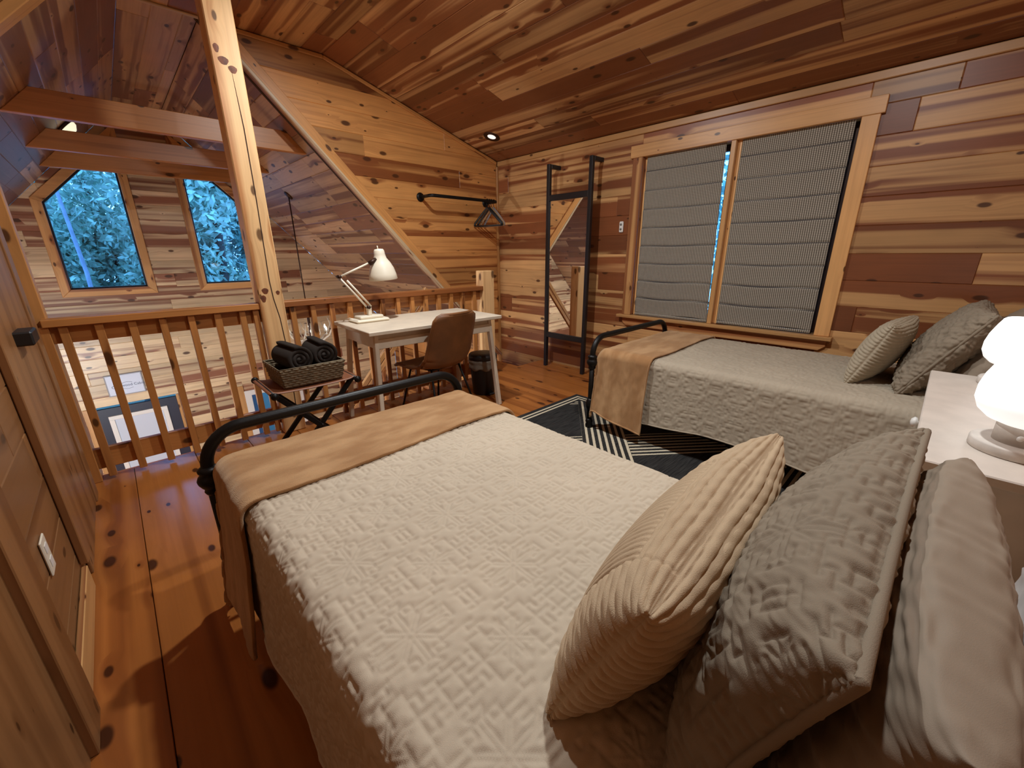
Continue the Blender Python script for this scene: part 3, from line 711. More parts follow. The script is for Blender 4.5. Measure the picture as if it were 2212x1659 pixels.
# ================================================================== BEDS
def quilt_tile(size=0.26, q=8, seed=3):
    r = np.random.default_rng(seed); n = 150; cell = size/2/q
    segs = []
    for i in range(q+1):
        for j in range(q):
            if r.random() < 0.40: segs.append(((i*cell, j*cell), (i*cell, (j+1)*cell)))
            if r.random() < 0.40: segs.append(((j*cell, i*cell), ((j+1)*cell, i*cell)))
    segs = [s for s in segs if max(math.hypot(*s[0]), math.hypot(*s[1])) > 0.055 and max(math.hypot(s[0][0]-size/2, s[0][1]-size/2), math.hypot(s[1][0]-size/2, s[1][1]-size/2)) > 0.045]
    o = 0.0045
    for ang in (0, 45, 90):
        a = math.radians(ang); d = np.array((math.cos(a), math.sin(a))); p = np.array((-d[1], d[0]))*o
        ln = 0.062 if ang != 45 else 0.05
        for s in (-1, 1): segs.append((tuple(d*0.004+p*s), tuple(d*ln+p*s)))
        e = d*ln; segs.append((tuple(e+p), tuple(e+p*3.5+d*0.014))); segs.append((tuple(e-p), tuple(e-p*3.5+d*0.014)))
    c = np.array((size/2, size/2))
    for ang in (180, 225, 270):
        a = math.radians(ang); d = np.array((math.cos(a), math.sin(a))); p = np.array((-d[1], d[0]))*o
        for s in (-1, 1): segs.append((tuple(c+d*0.004+p*s), tuple(c+d*0.045+p*s)))
    xs = (np.arange(n)+0.5)*size/2/n; X, Y = np.meshgrid(xs, xs, indexing='ij'); D = np.full((n, n), 1.0)
    for (a, b) in segs:
        a = np.array(a); b = np.array(b); d = b-a; l2 = (d**2).sum()+1e-12
        t = np.clip(((X-a[0])*d[0]+(Y-a[1])*d[1])/l2, 0, 1)
        D = np.minimum(D, np.hypot(X-a[0]-t*d[0], Y-a[1]-t*d[1]))
    H = 1-np.exp(-(D/0.0055)**1.3)
    return np.block([[H[::-1, ::-1], H[::-1]], [H[:, ::-1], H]]), size
TILE, TS = quilt_tile()
def tile_h(s, y):
    n = TILE.shape[0]
    a = np.mod(s/TS, 1)*n-0.5; b = np.mod(y/TS, 1)*n-0.5
    i0 = np.floor(a).astype(int); j0 = np.floor(b).astype(int); fa = a-i0; fb = b-j0
    g = lambda i, j: TILE[np.mod(i, n), np.mod(j, n)]
    return g(i0, j0)*(1-fa)*(1-fb)+g(i0+1, j0)*fa*(1-fb)+g(i0, j0+1)*(1-fa)*fb+g(i0+1, j0+1)*fa*fb
def lowfreq(a, b, seed, octv=6):
    r = np.random.default_rng(seed); z = 0
    for _ in range(octv):
        k = r.uniform(1.5, 9, 2); ph = r.uniform(0, 6.28, 2)
        z = z+np.sin(a*k[0]+ph[0]+1.3*np.sin(b*k[1]*0.5))*np.sin(b*k[1]+ph[1])/octv
    return z

def drape(xc, half, rc, ztop, hang, y0, y1, endr, enddrop, ns, ny, flare=0.03, wave=0.012, seed=1, hemfn=None):
    f = half-rc; arc = math.pi/2*rc; Ltot = f+arc+hang
    s = np.linspace(-Ltot, Ltot, ns); ln = (y1-y0)-endr+math.pi/2*endr+enddrop
    t = np.linspace(0, ln, ny); S, T = np.meshgrid(s, t, indexing='ij')
    yf = (y1-y0)-endr
    th = np.clip((T-yf)/max(endr, 1e-6), 0, math.pi/2); ex = np.maximum(T-yf-math.pi/2*endr, 0)
    Y = y0+np.where(T < yf, T, yf+endr*np.sin(th)); DZ_ = -endr*(1-np.cos(th))-ex
    A = np.abs(S); sg = np.sign(S)
    ph = np.clip((A-f)/rc, 0, math.pi/2); d = np.maximum(A-f-arc, 0)
    if hemfn is not None:
        d = d*hemfn(sg, Y)
    dn_ = d/hang
    X = np.where(A < f, A, f+rc*np.sin(ph))+flare*dn_**1.4+wave*dn_*(np.sin(Y*17+seed)+0.6*np.sin(Y*9.3+seed*2))
    Z = ztop-rc*(1-np.cos(ph))-d+DZ_*(1-0.6*np.minimum(dn_*2, 1))
    Z = Z+0.004*lowfreq(S*2, Y*2, seed)*(A < f)
    P = np.stack([xc+sg*X, Y, Z], -1)
    return P, S, T
def border(P):
    a = [P[0, :], P[:, -1], P[-1, ::-1], P[::-1, 0]]
    return np.concatenate(a)[::6]
def make_bed(xc, idx):
    lab = ('black iron bed frame nearest the camera, beside the left wall', 'black iron bed frame under the window')[idx]
    e = empty('iron_bed', (xc, 0.65, 0), lab, 'bed', 'twin iron beds'); off = Vector(e.location)
    hw = 0.542; yf = 1.65; yh = -0.40
    def T(nm, pts, r, seg=16): return tube(nm, [Vector(p)-off for p in pts], r, M_BLACK, e, seg)
    def hoop(nm, y, zs, zt, rr):
        pts = [(xc-hw, y, zs)]
        for a in np.linspace(180, 90, 10): pts.append((xc-hw+rr+rr*math.cos(math.radians(a)), y, zt-rr+rr*math.sin(math.radians(a))))
        for a in np.linspace(90, 0, 10): pts.append((xc+hw-rr+rr*math.cos(math.radians(a)), y, zt-rr+rr*math.sin(math.radians(a))))
        pts.append((xc+hw, y, zs)); return T(nm, pts, 0.0205)
    hoop('footboard_hoop', yf, 0.53, 0.692, 0.125); hoop('headboard_hoop', yh, 0.80, 1.02, 0.15)
    prof = [(0.019, -0.06), (0.024, -0.052), (0.027, -0.045), (0.024, -0.035), (0.031, -0.026), (0.039, -0.012), (0.041, 0.0), (0.036, 0.012), (0.027, 0.022), (0.033, 0.03), (0.034, 0.038), (0.026, 0.046), (0.021, 0.05)]
    low = [(0.019, -0.05), (0.026, -0.035), (0.031, -0.015), (0.033, 0.0), (0.029, 0.015), (0.024, 0.03), (0.018, 0.04)]
    for sx in (-1, 1):
        for y, zt in ((yf, 0.54), (yh, 0.80)):
            p = T('bed_leg', [(xc+sx*hw, y, 0.05), (xc+sx*hw, y, zt)], 0.0185)
            lathe('collar', prof, M_BLACK, Vector((xc+sx*hw, y, zt-0.02))-off, p, 24)
            lathe('knuckle', low, M_BLACK, Vector((xc+sx*hw, y, 0.20))-off, p, 24)
            lathe('foot', [(0.020, 0.0), (0.026, 0.004), (0.027, 0.03), (0.022, 0.045), (0.028, 0.06), (0.02, 0.08)], M_BLACK, Vector((xc+sx*hw, y, 0.0))-off, p, 20)
        box('side_rail', Vector((xc+sx*(hw-0.03)-0.01, yh, 0.27))-off, Vector((xc+sx*(hw-0.03)+0.01, yf, 0.31))-off, M_BLACK, e)
    for k_ in range(5): 
        x = xc-0.36+0.18*k_; T('headboard_spindle', [(x, yh, 0.42), (x, yh, 1.0)], 0.006, 8)
    for y in (yf,):
        T('cross_bar', [(xc-hw, y, 0.36), (xc+hw, y, 0.36)], 0.009, 10)
    T('cross_bar', [(xc-hw, yh, 0.42), (xc+hw, yh, 0.42)], 0.009, 10)
    me = box_mesh('mattress', (-0.47, yh+0.06-0.65, 0.30), (0.47, 1.58-0.65, 0.592), 0.05); obj('mattress', me, M_SHEET, e)
    return e
BX = (0.645, 2.915)
for i, xc in enumerate(BX):
    make_bed(xc, i)
    res = (0.0031, 0.0055)[i]
    hang = 0.36
    hw = 0.515; rc = 0.055
    Lt = 2*(hw-rc+math.pi/2*rc+hang); ns = int(Lt/res); ny = int(1.95/res)
    hem = lambda sg, Y: 1.0+0.06*np.sin(Y*5+1.0)+0.05*(Y-0.8)
    P, S, Tt = drape(xc, hw, rc, 0.602, hang, -0.34, 1.605, 0.04, 0.03, ns, ny, flare=0.022, wave=0.006, seed=i+2, hemfn=hem)
    Nn = normals(P); Nn = np.where((Nn[..., 2:3] < -0.5), -Nn, Nn)
    mid = Nn[ns//2, ny//2]; 
    if mid[2] < 0: Nn = -Nn
    hgt = tile_h(S+i*0.07, Tt+0.03)
    P = P+Nn*(0.0046*hgt+0.0016*lowfreq(S*30, Tt*30, 5))[..., None]
    org = np.array((xc, 0.65, P[..., 2].min()))
    me = grid_mesh('quilt', P-org, uv=np.stack([S, Tt], -1))
    if me.polygons[len(me.polygons)//2].normal.z < 0: me.flip_normals()
    q = obj('quilt', me, (M_QUILT, M_QUILT2)[i]); q.location = org
    tag(q, ('beige star-stitched quilt spread on the near bed', 'greige star-stitched quilt spread on the bed by the window')[i], 'quilt', 'stitched quilts on the twin beds')
    tube('binding', [tuple(p) for p in (border(P)-org)], 0.0045, (M_QUILT, M_QUILT2)[i], q, seg=6, closed=True)
    # throw across the foot
    hang2 = 0.47
    hem2 = (lambda sg, Y: 1.0+0.06*np.clip((Y-1.22)/0.38, 0, 1)) if i == 0 else (lambda sg, Y: 1.0-0.16*np.clip((Y-1.22)/0.38, 0, 1)+0.02*np.sin(Y*14))
    P, S, Tt = drape(xc, 0.537, 0.062, 0.621, hang2, 1.215, 1.622, 0.055, 0.10, 420, 150, flare=0.045, wave=0.004, seed=i+5, hemfn=hem2)
    P[..., 1] += 0.012*np.sin(S*6)*np.clip(1-(Tt/0.4), 0, 1)
    Nn = normals(P); 
    if Nn[210, 40, 2] < 0: Nn = -Nn
    ed = np.minimum(Tt, 0.03)/0.03
    P = P+Nn*(0.0035*lowfreq(S*9, Tt*12, 8+i)+0.004*np.sqrt(ed)-0.004)[..., None]
    org = np.array((xc, 1.42, P[..., 2].min()))
    me = grid_mesh('throw', P-org)
    if me.polygons[len(me.polygons)//2].normal.z < 0: me.flip_normals()
    q = obj('throw_blanket', me, M_THROW); q.location = org
    so = q.modifiers.new('s', 'SOLIDIFY'); so.thickness = 0.011; so.offset = -1
    tag(q, ('camel plush throw folded over the foot of the near bed', 'camel plush throw hanging over the foot of the window bed')[i], 'blanket', 'camel throws at the bed feet')
    if i == 1: tube('hem', [tuple(p) for p in (border(P)-org)], 0.006, M_THROW, q, seg=8, closed=True)

# pillows
def pillow_mesh(W, H, T, nu, nv, disp=None, pinch=0.07, power=0.42, sag=0.0, back=1.0):
    """lies in local XZ (width X, height Z from 0 to H), thickness along Y; front is -Y... disp(u,v,side)"""
    us = np.sin(np.linspace(-1, 1, nu)*math.pi/2); vs = np.sin(np.linspace(-1, 1, nv)*math.pi/2); U, V = np.meshgrid(us, vs, indexing='ij')
    out = []
    for side in (1, -1):
        w = (np.maximum(1-U**2, 0)*np.maximum(1-V**2, 0))**power
        X = W/2*U*(1-pinch*np.cos(V*math.pi/2)**1.0*np.abs(U)**2); Z = H/2+H/2*V*(1-pinch*np.cos(U*math.pi/2)*np.abs(V)**2)
        Yv = side*T/2*w*(1+sag*(-V))*(1.0 if side > 0 else back)
        P = np.stack([X, Yv, Z], -1)
        n = normals(P)
        if (n[nu//2, nv//2, 1] > 0) != (side > 0): n = -n
        ai = nu//2; aj = nv//2
        su = np.concatenate([[0], np.cumsum(np.linalg.norm(np.diff(P[:, aj], axis=0), axis=1))]); sv = np.concatenate([[0], np.cumsum(np.linalg.norm(np.diff(P[ai], axis=0), axis=1))])
        SU = np.broadcast_to((su-su[-1]/2)[:, None], U.shape); SV_ = np.broadcast_to((sv-sv[-1]/2)[None, :], U.shape)
        e = np.minimum(su[-1]/2-np.abs(SU), sv[-1]/2-np.abs(SV_)); fade = np.clip(e/0.010, 0, 1)
        if disp is not None: P = P+n*(disp(U, V, side, SU, SV_)*fade)[..., None]
        me_flip = (side < 0)
        out.append((P, me_flip))
    return out
def pillow(name, W, H, T, mat, loc, rot, label, cat, group=None, nu=90, nv=70, disp=None, pinch=0.07, power=0.42, sag=0.0, piping=None, pm=None, back=1.0):
    sides = pillow_mesh(W, H, T, nu, nv, disp, pinch, power, sag, back)
    Pa, Pb = sides[0][0], sides[1][0]
    n, m = Pa.shape[:2]
    A = Pa.reshape(-1, 3); B = Pb.reshape(-1, 3); V_ = np.concatenate([A, B])
    idx = np.arange(n*m).reshape(n, m)
    q1 = np.stack([idx[:-1, :-1], idx[:-1, 1:], idx[1:, 1:], idx[1:, :-1]], -1).reshape(-1, 4)
    q2 = np.stack([idx[:-1, :-1], idx[1:, :-1], idx[1:, 1:], idx[:-1, 1:]], -1).reshape(-1, 4)
    # weld the border: second side reuses first side's border vertices
    bmask = np.zeros((n, m), bool); bmask[0] = bmask[-1] = True; bmask[:, 0] = bmask[:, -1] = True
    remap = np.where(bmask.reshape(-1), np.arange(n*m), np.arange(n*m)+n*m)
    q2 = remap[q2]
    faces = np.concatenate([q1, q2])
    used = np.unique(faces); inv = -np.ones(len(V_), int); inv[used] = np.arange(len(used))
    V2 = V_[used]; faces = inv[faces]
    me = bpy.data.meshes.new(name); me.vertices.add(len(V2)); me.vertices.foreach_set('co', V2.reshape(-1).astype(np.float32))
    me.loops.add(faces.size); me.loops.foreach_set('vertex_index', faces.reshape(-1).astype(np.int32))
    me.polygons.add(len(faces)); me.polygons.foreach_set('loop_start', np.arange(0, faces.size, 4, dtype=np.int32))
    me.polygons.foreach_set('use_smooth', np.ones(len(faces), bool)); me.update(calc_edges=True); me.validate()
    o = obj(name, me, mat); o.location = loc; o.rotation_euler = rot
    tag(o, label, cat, group)
    if piping:
        bd_ = np.concatenate([Pa[0, :], Pa[:, -1], Pa[-1, ::-1], Pa[::-1, 0]])[::3]
        tube('piping', [tuple(p) for p in bd_], piping, pm or mat, o, seg=8, closed=True)
    return o
def cord_disp(W, H, patch):
    def f(U, V, side, x, z):
        k = np.floor(z/0.017)
        wide = 0.0060*np.sqrt(np.abs(np.sin(math.pi*(z+0.002*np.sin(x*22))/0.017)))*(1+0.28*np.sin(x*95+k*2.1)*np.sin(x*41+k*1.3))
        fine = 0.0044*np.sqrt(np.abs(np.sin(math.pi*(x+0.006*np.sin(z*11))/0.0145)))
        inp = (np.abs(U-patch[0]) < patch[1]) & (V < patch[2]) & (side > 0)
        seam = np.where(side > 0, np.minimum(np.abs(np.abs(U-patch[0])-patch[1])*W/2, np.abs(V-patch[2])*H/2), 1.0)
        return np.where(inp, fine, wide)-0.002*np.exp(-(seam/0.004)**2)
    return f
def sham_disp(sc, seed, amp=1.0):
    def f(U, V, side, x, z):
        g = np.exp(-((1-np.abs(V))/0.05))+np.exp(-((1-np.abs(U))/0.05))
        return 0.0048*tile_h(x*sc, z*sc)+amp*(0.005*lowfreq(U*6, V*5, seed)+0.003*lowfreq(U*16+V*8, V*6, seed+1))+0.0012*np.sin(x*170+2*np.sin(x*31))*np.clip(g, 0, 1)
    return f
def wrinkle_disp(seed):
    def f(U, V, side, x, z):
        r = np.abs(np.sin(7*(U*0.5+V*1.1)+1.7*np.sin(U*3+seed)))
        return 0.005*lowfreq(U*3+V*9, V*7-U*3, seed)+0.007*(1-r)**3*np.clip(1.2-np.abs(V), 0, 1)
    return f
rad = math.radians
# near bed (thickness axis -Y is the side toward the foot after 180 deg: use rot about X to lean back)
pillow('throw_cushion', 0.61, 0.315, 0.175, M_CORD, (0.640, 0.290, 0.608), (rad(24), 0, rad(3)), 'tan corduroy cushion leaning on the near bed pillows', 'cushion', 'corduroy cushions', 330, 230, cord_disp(0.61, 0.315, (-0.18, 0.56, 0.80)), pinch=0.05, power=0.40)
pillow('pillow_sham', 0.68, 0.36, 0.235, M_SHAM, (0.695, 0.085, 0.606), (rad(18), 0, rad(-1)), 'taupe quilted pillow sham with corded edge on the near bed', 'pillow', 'quilted pillow shams', 300, 220, sham_disp(1.0, 31, 0.7), pinch=0.04, power=0.36, piping=0.0062, back=0.15)
pillow('bed_pillow', 0.63, 0.335, 0.14, M_PILLOW, (0.670, -0.008, 0.606), (rad(14), 0, 0), 'plain taupe pillow behind the quilted sham on the near bed', 'pillow', 'plain pillows', 160, 110, wrinkle_disp(4), pinch=0.03, power=0.27)
pillow('bed_pillow', 0.66, 0.30, 0.13, M_SHEET, (0.66, -0.185, 0.606), (rad(12), 0, 0), 'white pillow at the very head of the near bed', 'pillow', 'plain pillows', 60, 50, wrinkle_disp(9), pinch=0.04, power=0.36)
# window bed
pillow('throw_cushion', 0.52, 0.34, 0.16, M_CORD2, (2.93, 0.235, 0.604), (rad(22), 0, rad(-6)), 'small stone corduroy cushion on the window bed', 'cushion', 'corduroy cushions', 220, 160, cord_disp(0.52, 0.34, (0.05, 0.75, 0.6)), pinch=0.05, power=0.42)
pillow('pillow_sham', 0.72, 0.46, 0.19, M_SHAM, (2.98, 0.06, 0.604), (rad(30), 0, 0), 'crumpled taupe quilted sham on the window bed', 'pillow', 'quilted pillow shams', 180, 140, sham_disp(1.0, 37, 2.2), pinch=0.04, power=0.36, piping=0.006)
pillow('bed_pillow', 0.70, 0.44, 0.17, M_PILLOW, (2.98, -0.12, 0.604), (rad(28), 0, 0), 'plain taupe pillow behind the sham on the window bed', 'pillow', 'plain pillows', 80, 60, wrinkle_disp(14), pinch=0.04, power=0.36)

# ================================================================== NIGHTSTAND AND LAMPS
nsd = empty('nightstand', (1.82, -0.28, 0), 'pale wide nightstand dresser between the two beds', 'nightstand'); no = np.array(nsd.location)
def nb(nm, a, b_, mat=None, par=None, **kw): return box(nm, np.array(a)-no, np.array(b_)-no, mat or M_NS, par or nsd, **kw)
M_NS = simple('nightstand_paint', srgb(206, 194, 182), 0.45, var=0.05, vscale=15)
nb('top', (1.285, -0.50, 0.776), (2.345, -0.028, 0.800))
nb('side_panel', (1.305, -0.48, 0.06), (1.325, -0.05, 0.776)); nb('side_panel', (2.305, -0.48, 0.06), (2.325, -0.05, 0.776))
nb('back_panel', (1.325, -0.48, 0.06), (2.305, -0.468, 0.776)); nb('base', (1.325, -0.46, 0.06), (2.305, -0.06, 0.09))
for j in range(2):
    for i in range(3):
        z0 = 0.10+0.222*i; x0 = 1.332+0.49*j
        d = nb('drawer', (x0, -0.068, z0), (x0+0.478, -0.046, z0+0.212))
        c = np.array((x0+0.239, -0.046, z0+0.11))-no
        lathe('knob', [(0.006, 0), (0.006, 0.012), (0.018, 0.016), (0.020, 0.024), (0.012, 0.032), (0.0, 0.034)], M_WHITE, c, d, 20, axis=(0, 1, 0))
for x, y in ((1.31, -0.47), (2.28, -0.47), (1.31, -0.10), (2.28, -0.10)): nb('foot', (x, y, 0), (x+0.04, y+0.04, 0.06))
def lamp_glass():
    m = emit('lamp_glass', (1.0, 0.99, 0.97, 1), BED_LAMP); nt = m.node_tree; b = nt.nodes['Principled BSDF']
    tc = N(nt, 'ShaderNodeTexCoord'); q = N(nt, 'ShaderNodeSeparateXYZ'); L(nt, tc.outputs['Object'], q.inputs[0])
    st_ = mathn(nt, 'MULTIPLY_ADD', smooth(nt, q.outputs[2], 0.11, 0.235), BED_LAMP, 0.42)
    L(nt, st_, b.inputs['Emission Strength']); return m
M_GLOBE = lamp_glass()
def bed_lamp(x, y, label):
    e = empty('table_lamp', (x, y, 0.800), label, 'lamp', 'mushroom lamps on the nightstand')
    lathe('base', [(0.083, 0.0), (0.086, 0.003), (0.086, 0.022), (0.083, 0.026), (0.0, 0.026)], M_STONE, parent=e, seg=48)
    lathe('neck', [(0.050, 0.026), (0.050, 0.075), (0.0, 0.075)], M_STONE, parent=e, seg=40)
    lathe('shade', [(0.0, 0.070), (0.050, 0.071), (0.072, 0.080), (0.090, 0.097), (0.100, 0.122), (0.100, 0.150), (0.094, 0.180), (0.083, 0.210), (0.072, 0.235), (0.066, 0.240), (0.0, 0.238)], M_GLOBE, parent=e, seg=48)
    pts = [(0.03, 0.086, 0.012), (0.05, 0.10, 0.01), (0.09, 0.13, 0.008), (0.10, 0.20, 0.006)]
    lathe('switch', [(0.006, 0.05), (0.006, 0.062), (0.0, 0.063)], M_WHITE, c=(0, 0.0, 0.05), parent=e, seg=12, axis=(-1, 0.2, 0))
    return e
bed_lamp(1.497, -0.205, 'lit white mushroom lamp on the nightstand edge nearest the camera')
bed_lamp(2.245, -0.235, 'lit white mushroom lamp on the nightstand beside the window bed')
box('phone_dock', (1.9, -0.30, 0.8), (1.95, -0.22, 0.815), simple('walnut', srgb(120, 84, 60), 0.5)); tag(bpy.data.objects['phone_dock'], 'small brown wooden block between the two lit lamps', 'block')

# ================================================================== RUG
rg = box('area_rug', (2.905-2*RUG_HX, 2.175-2*RUG_HY, 0.001), (2.905, 2.175, 0.012), rug_mat(), bev=0.003)
o = rg; c = Vector((2.905-RUG_HX, 2.175-RUG_HY, 0.001)); tag(o, 'charcoal flatweave rug with cream diamond lines between the beds', 'rug')

# ================================================================== DESK, CHAIR, LAMP, BIN
dk = empty('desk', (1.712, 2.835, 0), 'white writing desk with slanted legs against the railing', 'desk', rz=rad(-2.3))
W2, D2 = 0.565, 0.325
obj('top', box_mesh('top', (-W2, -D2, 0.752), (W2, D2, 0.780), 0.004), M_DESK, dk)
for sx in (-1, 1):
    obj('apron_side', box_mesh('apron_side', (sx*0.50-0.011, -0.25, 0.655), (sx*0.50+0.011, 0.25, 0.752), 0.002), M_DESK, dk)
obj('apron_back', box_mesh('apron_back', (-0.489, 0.24, 0.655), (0.489, 0.262, 0.752), 0.002), M_DESK, dk)
obj('rail', box_mesh('rail', (-0.489, -0.246, 0.700), (0.489, -0.232, 0.752), 0.002), M_DESK, dk)
obj('drawer', box_mesh('drawer', (-0.485, -0.262, 0.645), (0.485, -0.247, 0.712), 0.003), M_DESK, dk)
for sx in (-1, 1):
    for sy in (-1, 1):
        beam('leg', (sx*0.488, sy*0.235, 0.752), (sx*0.535, sy*0.305, 0.0), 0.046, 0.030, M_DESK, dk, up=(1, 0, 0), wood_=False)
# chair
ch = empty('desk_chair', (1.735, 2.70, 0), 'brown leather bucket chair with thin black legs at the desk', 'chair', rz=rad(7))
def chair_shell():
    n, m = 60, 40; P = np.zeros((n, m, 3))
    for i in range(n):
        t = i/(n-1)
        # profile: seat front -> seat back -> up the backrest (y forward positive)
        if t < 0.45:
            q = t/0.45; y = 0.235-0.36*q; z = 0.445-0.028*math.sin(q*math.pi*0.9)+0.0*q; hw = 0.215+0.01*q
            if q < 0.12: z -= 0.02*(1-q/0.12)**2
        elif t < 0.6:
            q = (t-0.45)/0.15; a = q*rad(74); y = -0.125-0.10*math.sin(a); z = 0.436+0.10*(1-math.cos(a)); hw = 0.225
        else:
            q = (t-0.6)/0.4; y = -0.222-0.085*q; z = 0.508+0.345*q; hw = 0.225-0.028*q
            if q > 0.86: hw -= 0.05*((q-0.86)/0.14)**2.2
        for j in range(m):
            s = -1+2*j/(m-1)
            x = hw*s; lift = abs(s)**2.6
            if t < 0.45: P[i, j] = (x, y, z+0.035*lift*(t/0.45))
            elif t < 0.6: P[i, j] = (x, y+0.075*lift, z+0.025*lift)
            else: P[i, j] = (x, y+0.075*lift*(1-0.45*(t-0.6)/0.4), z)
    return P
P = chair_shell(); me = grid_mesh('shell', P)
sh = obj('shell', me, M_LEATHER, ch); so = sh.modifiers.new('s', 'SOLIDIFY'); so.thickness = 0.022; so.offset = 0
edge = [tuple(p) for p in np.concatenate([P[:, 0], P[-1, 1:], P[::-1, -1][1:], P[0, ::-1][1:-1]])[::2]]
tube('edge_piping', edge, 0.0125, M_LEATHER, ch, seg=8, closed=True)
for sx in (-1, 1):
    tube('leg', [(sx*0.14, 0.13, 0.425), (sx*0.20, 0.24, 0.0)], 0.0085, M_BLACK, ch, 10)
    tube('leg', [(sx*0.14, -0.11, 0.425), (sx*0.215, -0.245, 0.0)], 0.0085, M_BLACK, ch, 10)
    tube('seat_rail', [(sx*0.14, 0.13, 0.42), (sx*0.14, -0.11, 0.42)], 0.0085, M_BLACK, ch, 10)
for y in (0.13, -0.11): tube('seat_rail', [(-0.14, y, 0.42), (0.14, y, 0.42)], 0.0085, M_BLACK, ch, 10)
# desk lamp
dl_ = empty('desk_lamp', (1.365, 3.0, 0.780), 'cream articulated lamp with bell shade standing on the desk', 'lamp', rz=0)
obj('base', box_mesh('base', (-0.135, -0.085, 0.0), (0.125, 0.085, 0.024), 0.010), M_CREAM, dl_)
obj('base_step', box_mesh('base_step', (-0.095, -0.055, 0.024), (0.09, 0.055, 0.046), 0.006), M_CREAM, dl_)
obj('column', box_mesh('column', (-0.012, -0.02, 0.046), (0.016, 0.02, 0.105), 0.004), M_CREAM, dl_)
elbow = (-0.185, 0, 0.335); cb = (0.0, 0, 0.105)
tube('joint', [(-0.004, -0.024, 0.105), (-0.004, 0.024, 0.105)], 0.013, M_BRONZE, dl_, 12)
for dx, dz, s in ((-0.010, 0.0, 1.0), (0.022, 0.004, 0.86)):
    tube('lower_arm', [(dx, 0, 0.105+dz), (dx+(elbow[0])*s, 0, 0.105+dz+0.23*s)], 0.0075, M_CREAM, dl_, 10)
tube('elbow_joint', [(elbow[0]-0.006, -0.02, elbow[2]), (elbow[0]-0.006, 0.02, elbow[2])], 0.012, M_BRONZE, dl_, 12)
tube('upper_arm', [elbow, (0.045, 0, 0.425)], 0.0070, M_CREAM, dl_, 10)
tube('shade_joint', [(0.04, -0.012, 0.42), (0.095, -0.012, 0.447)], 0.017, M_BRONZE, dl_, 12)
ax = Vector((-0.07, 0, 1)).normalized()
prof = [(0.104, -0.155), (0.106, -0.152), (0.100, -0.115), (0.088, -0.07), (0.068, -0.03), (0.047, 0.0), (0.040, 0.03), (0.038, 0.055), (0.031, 0.066), (0.0, 0.070)]
sh = lathe('shade', prof, M_CREAM, (0.135, 0, 0.455), dl_, 40, axis=ax)
sh.data.polygons[len(sh.data.polygons)-1]
tube('finial', [(0.125, 0, 0.52), (0.121, 0, 0.545)], 0.004, M_CREAM, dl_, 8)
tube('power_cord', [(-0.10, 0.03, 0.02), (-0.13, 0.06, 0.03), (-0.16, 0.11, 0.01), (-0.14, 0.14, 0.004)], 0.003, M_CREAM, dl_, 8)
# waste bin
bn = empty('waste_bin', (2.345, 2.85, 0), 'black step bin with grey liner by the newel post', 'bin')
lathe('body', [(0.0, 0.0), (0.094, 0.0), (0.100, 0.006), (0.122, 0.30), (0.124, 0.335), (0.118, 0.335), (0.0, 0.332)], M_BLACKP, parent=bn, seg=40)
ring = []
for i in range(5):
    z = 0.245+i*0.024; ring.append((0.129+0.006*math.sin(i*2.1), z))
lm = lathe_mesh('liner', [(0.122, 0.245)]+[(0.130+0.005*math.sin(i*1.9), 0.25+i*0.018) for i in range(5)]+[(0.126, 0.338)], seg=40)
for v in lm.vertices:
    a = math.atan2(v.co.y, v.co.x); f = 1+0.025*math.sin(a*9+v.co.z*50); v.co.x *= f; v.co.y *= f
    if v.co.z < 0.26: v.co.z += 0.012*math.sin(a*7)
obj('liner', lm, M_BAG, bn)
lathe('lid', [(0.124, 0.335), (0.132, 0.338), (0.132, 0.372), (0.122, 0.385), (0.07, 0.394), (0.0, 0.397)], M_BLACKP, parent=bn, seg=40)
obj('pedal', box_mesh('pedal', (-0.035, -0.125, 0.006), (0.035, -0.09, 0.022), 0.006), M_BLACKP, bn)

# ================================================================== LUGGAGE RACK, BASKET, TOWELS
lr = empty('luggage_rack', (0.765, 2.69, 0), 'folding luggage rack with leather straps and black crossed legs', 'luggage rack')
for y in (-0.15, 0.17):
    beam('leg', (-0.235, y, 0.50), (0.215, y, 0.0), 0.022, 0.030, M_BLACK, lr, wood_=False)
    beam('leg', (0.235, y+0.026, 0.50), (-0.215, y+0.026, 0.0), 0.022, 0.030, M_BLACK, lr, wood_=False)
for sx in (-1, 1):
    b_ = tube('top_bar', [(sx*0.24, -0.20, 0.505), (sx*0.24, 0.23, 0.505)], 0.014, M_BLACK, lr, 12)
    for y in (-0.205, 0.235):
        lathe('finial', [(0.012, -0.012), (0.020, -0.008), (0.022, 0.0), (0.018, 0.010), (0.0, 0.014)], M_BLACK, (sx*0.24, y, 0.505), b_, 16, axis=(0, -1 if y < 0 else 1, 0))
    tube('stretcher', [(sx*0.19, -0.15, 0.05), (sx*0.19, 0.19, 0.05)], 0.009, M_BLACK, lr, 10)
tube('pivot', [(0, -0.17, 0.25), (0, 0.21, 0.25)], 0.006, M_BLACK, lr, 8)
n, m = 40, 16; Pq = np.zeros((n, m, 3))
for i in range(n):
    x = -0.262+0.524*i/(n-1); Pq[i, :, 0] = x; Pq[i, :, 2] = 0.512-0.010*math.cos(x/0.262*math.pi/2)+0.008*math.exp(-((abs(x)-0.24)/0.02)**2)
    Pq[i, :, 1] = np.linspace(-0.165, 0.195, m)
sg = obj('sling', grid_mesh('sling', Pq), M_LEATHER2, lr); so = sg.modifiers.new('s', 'SOLIDIFY'); so.thickness = 0.005
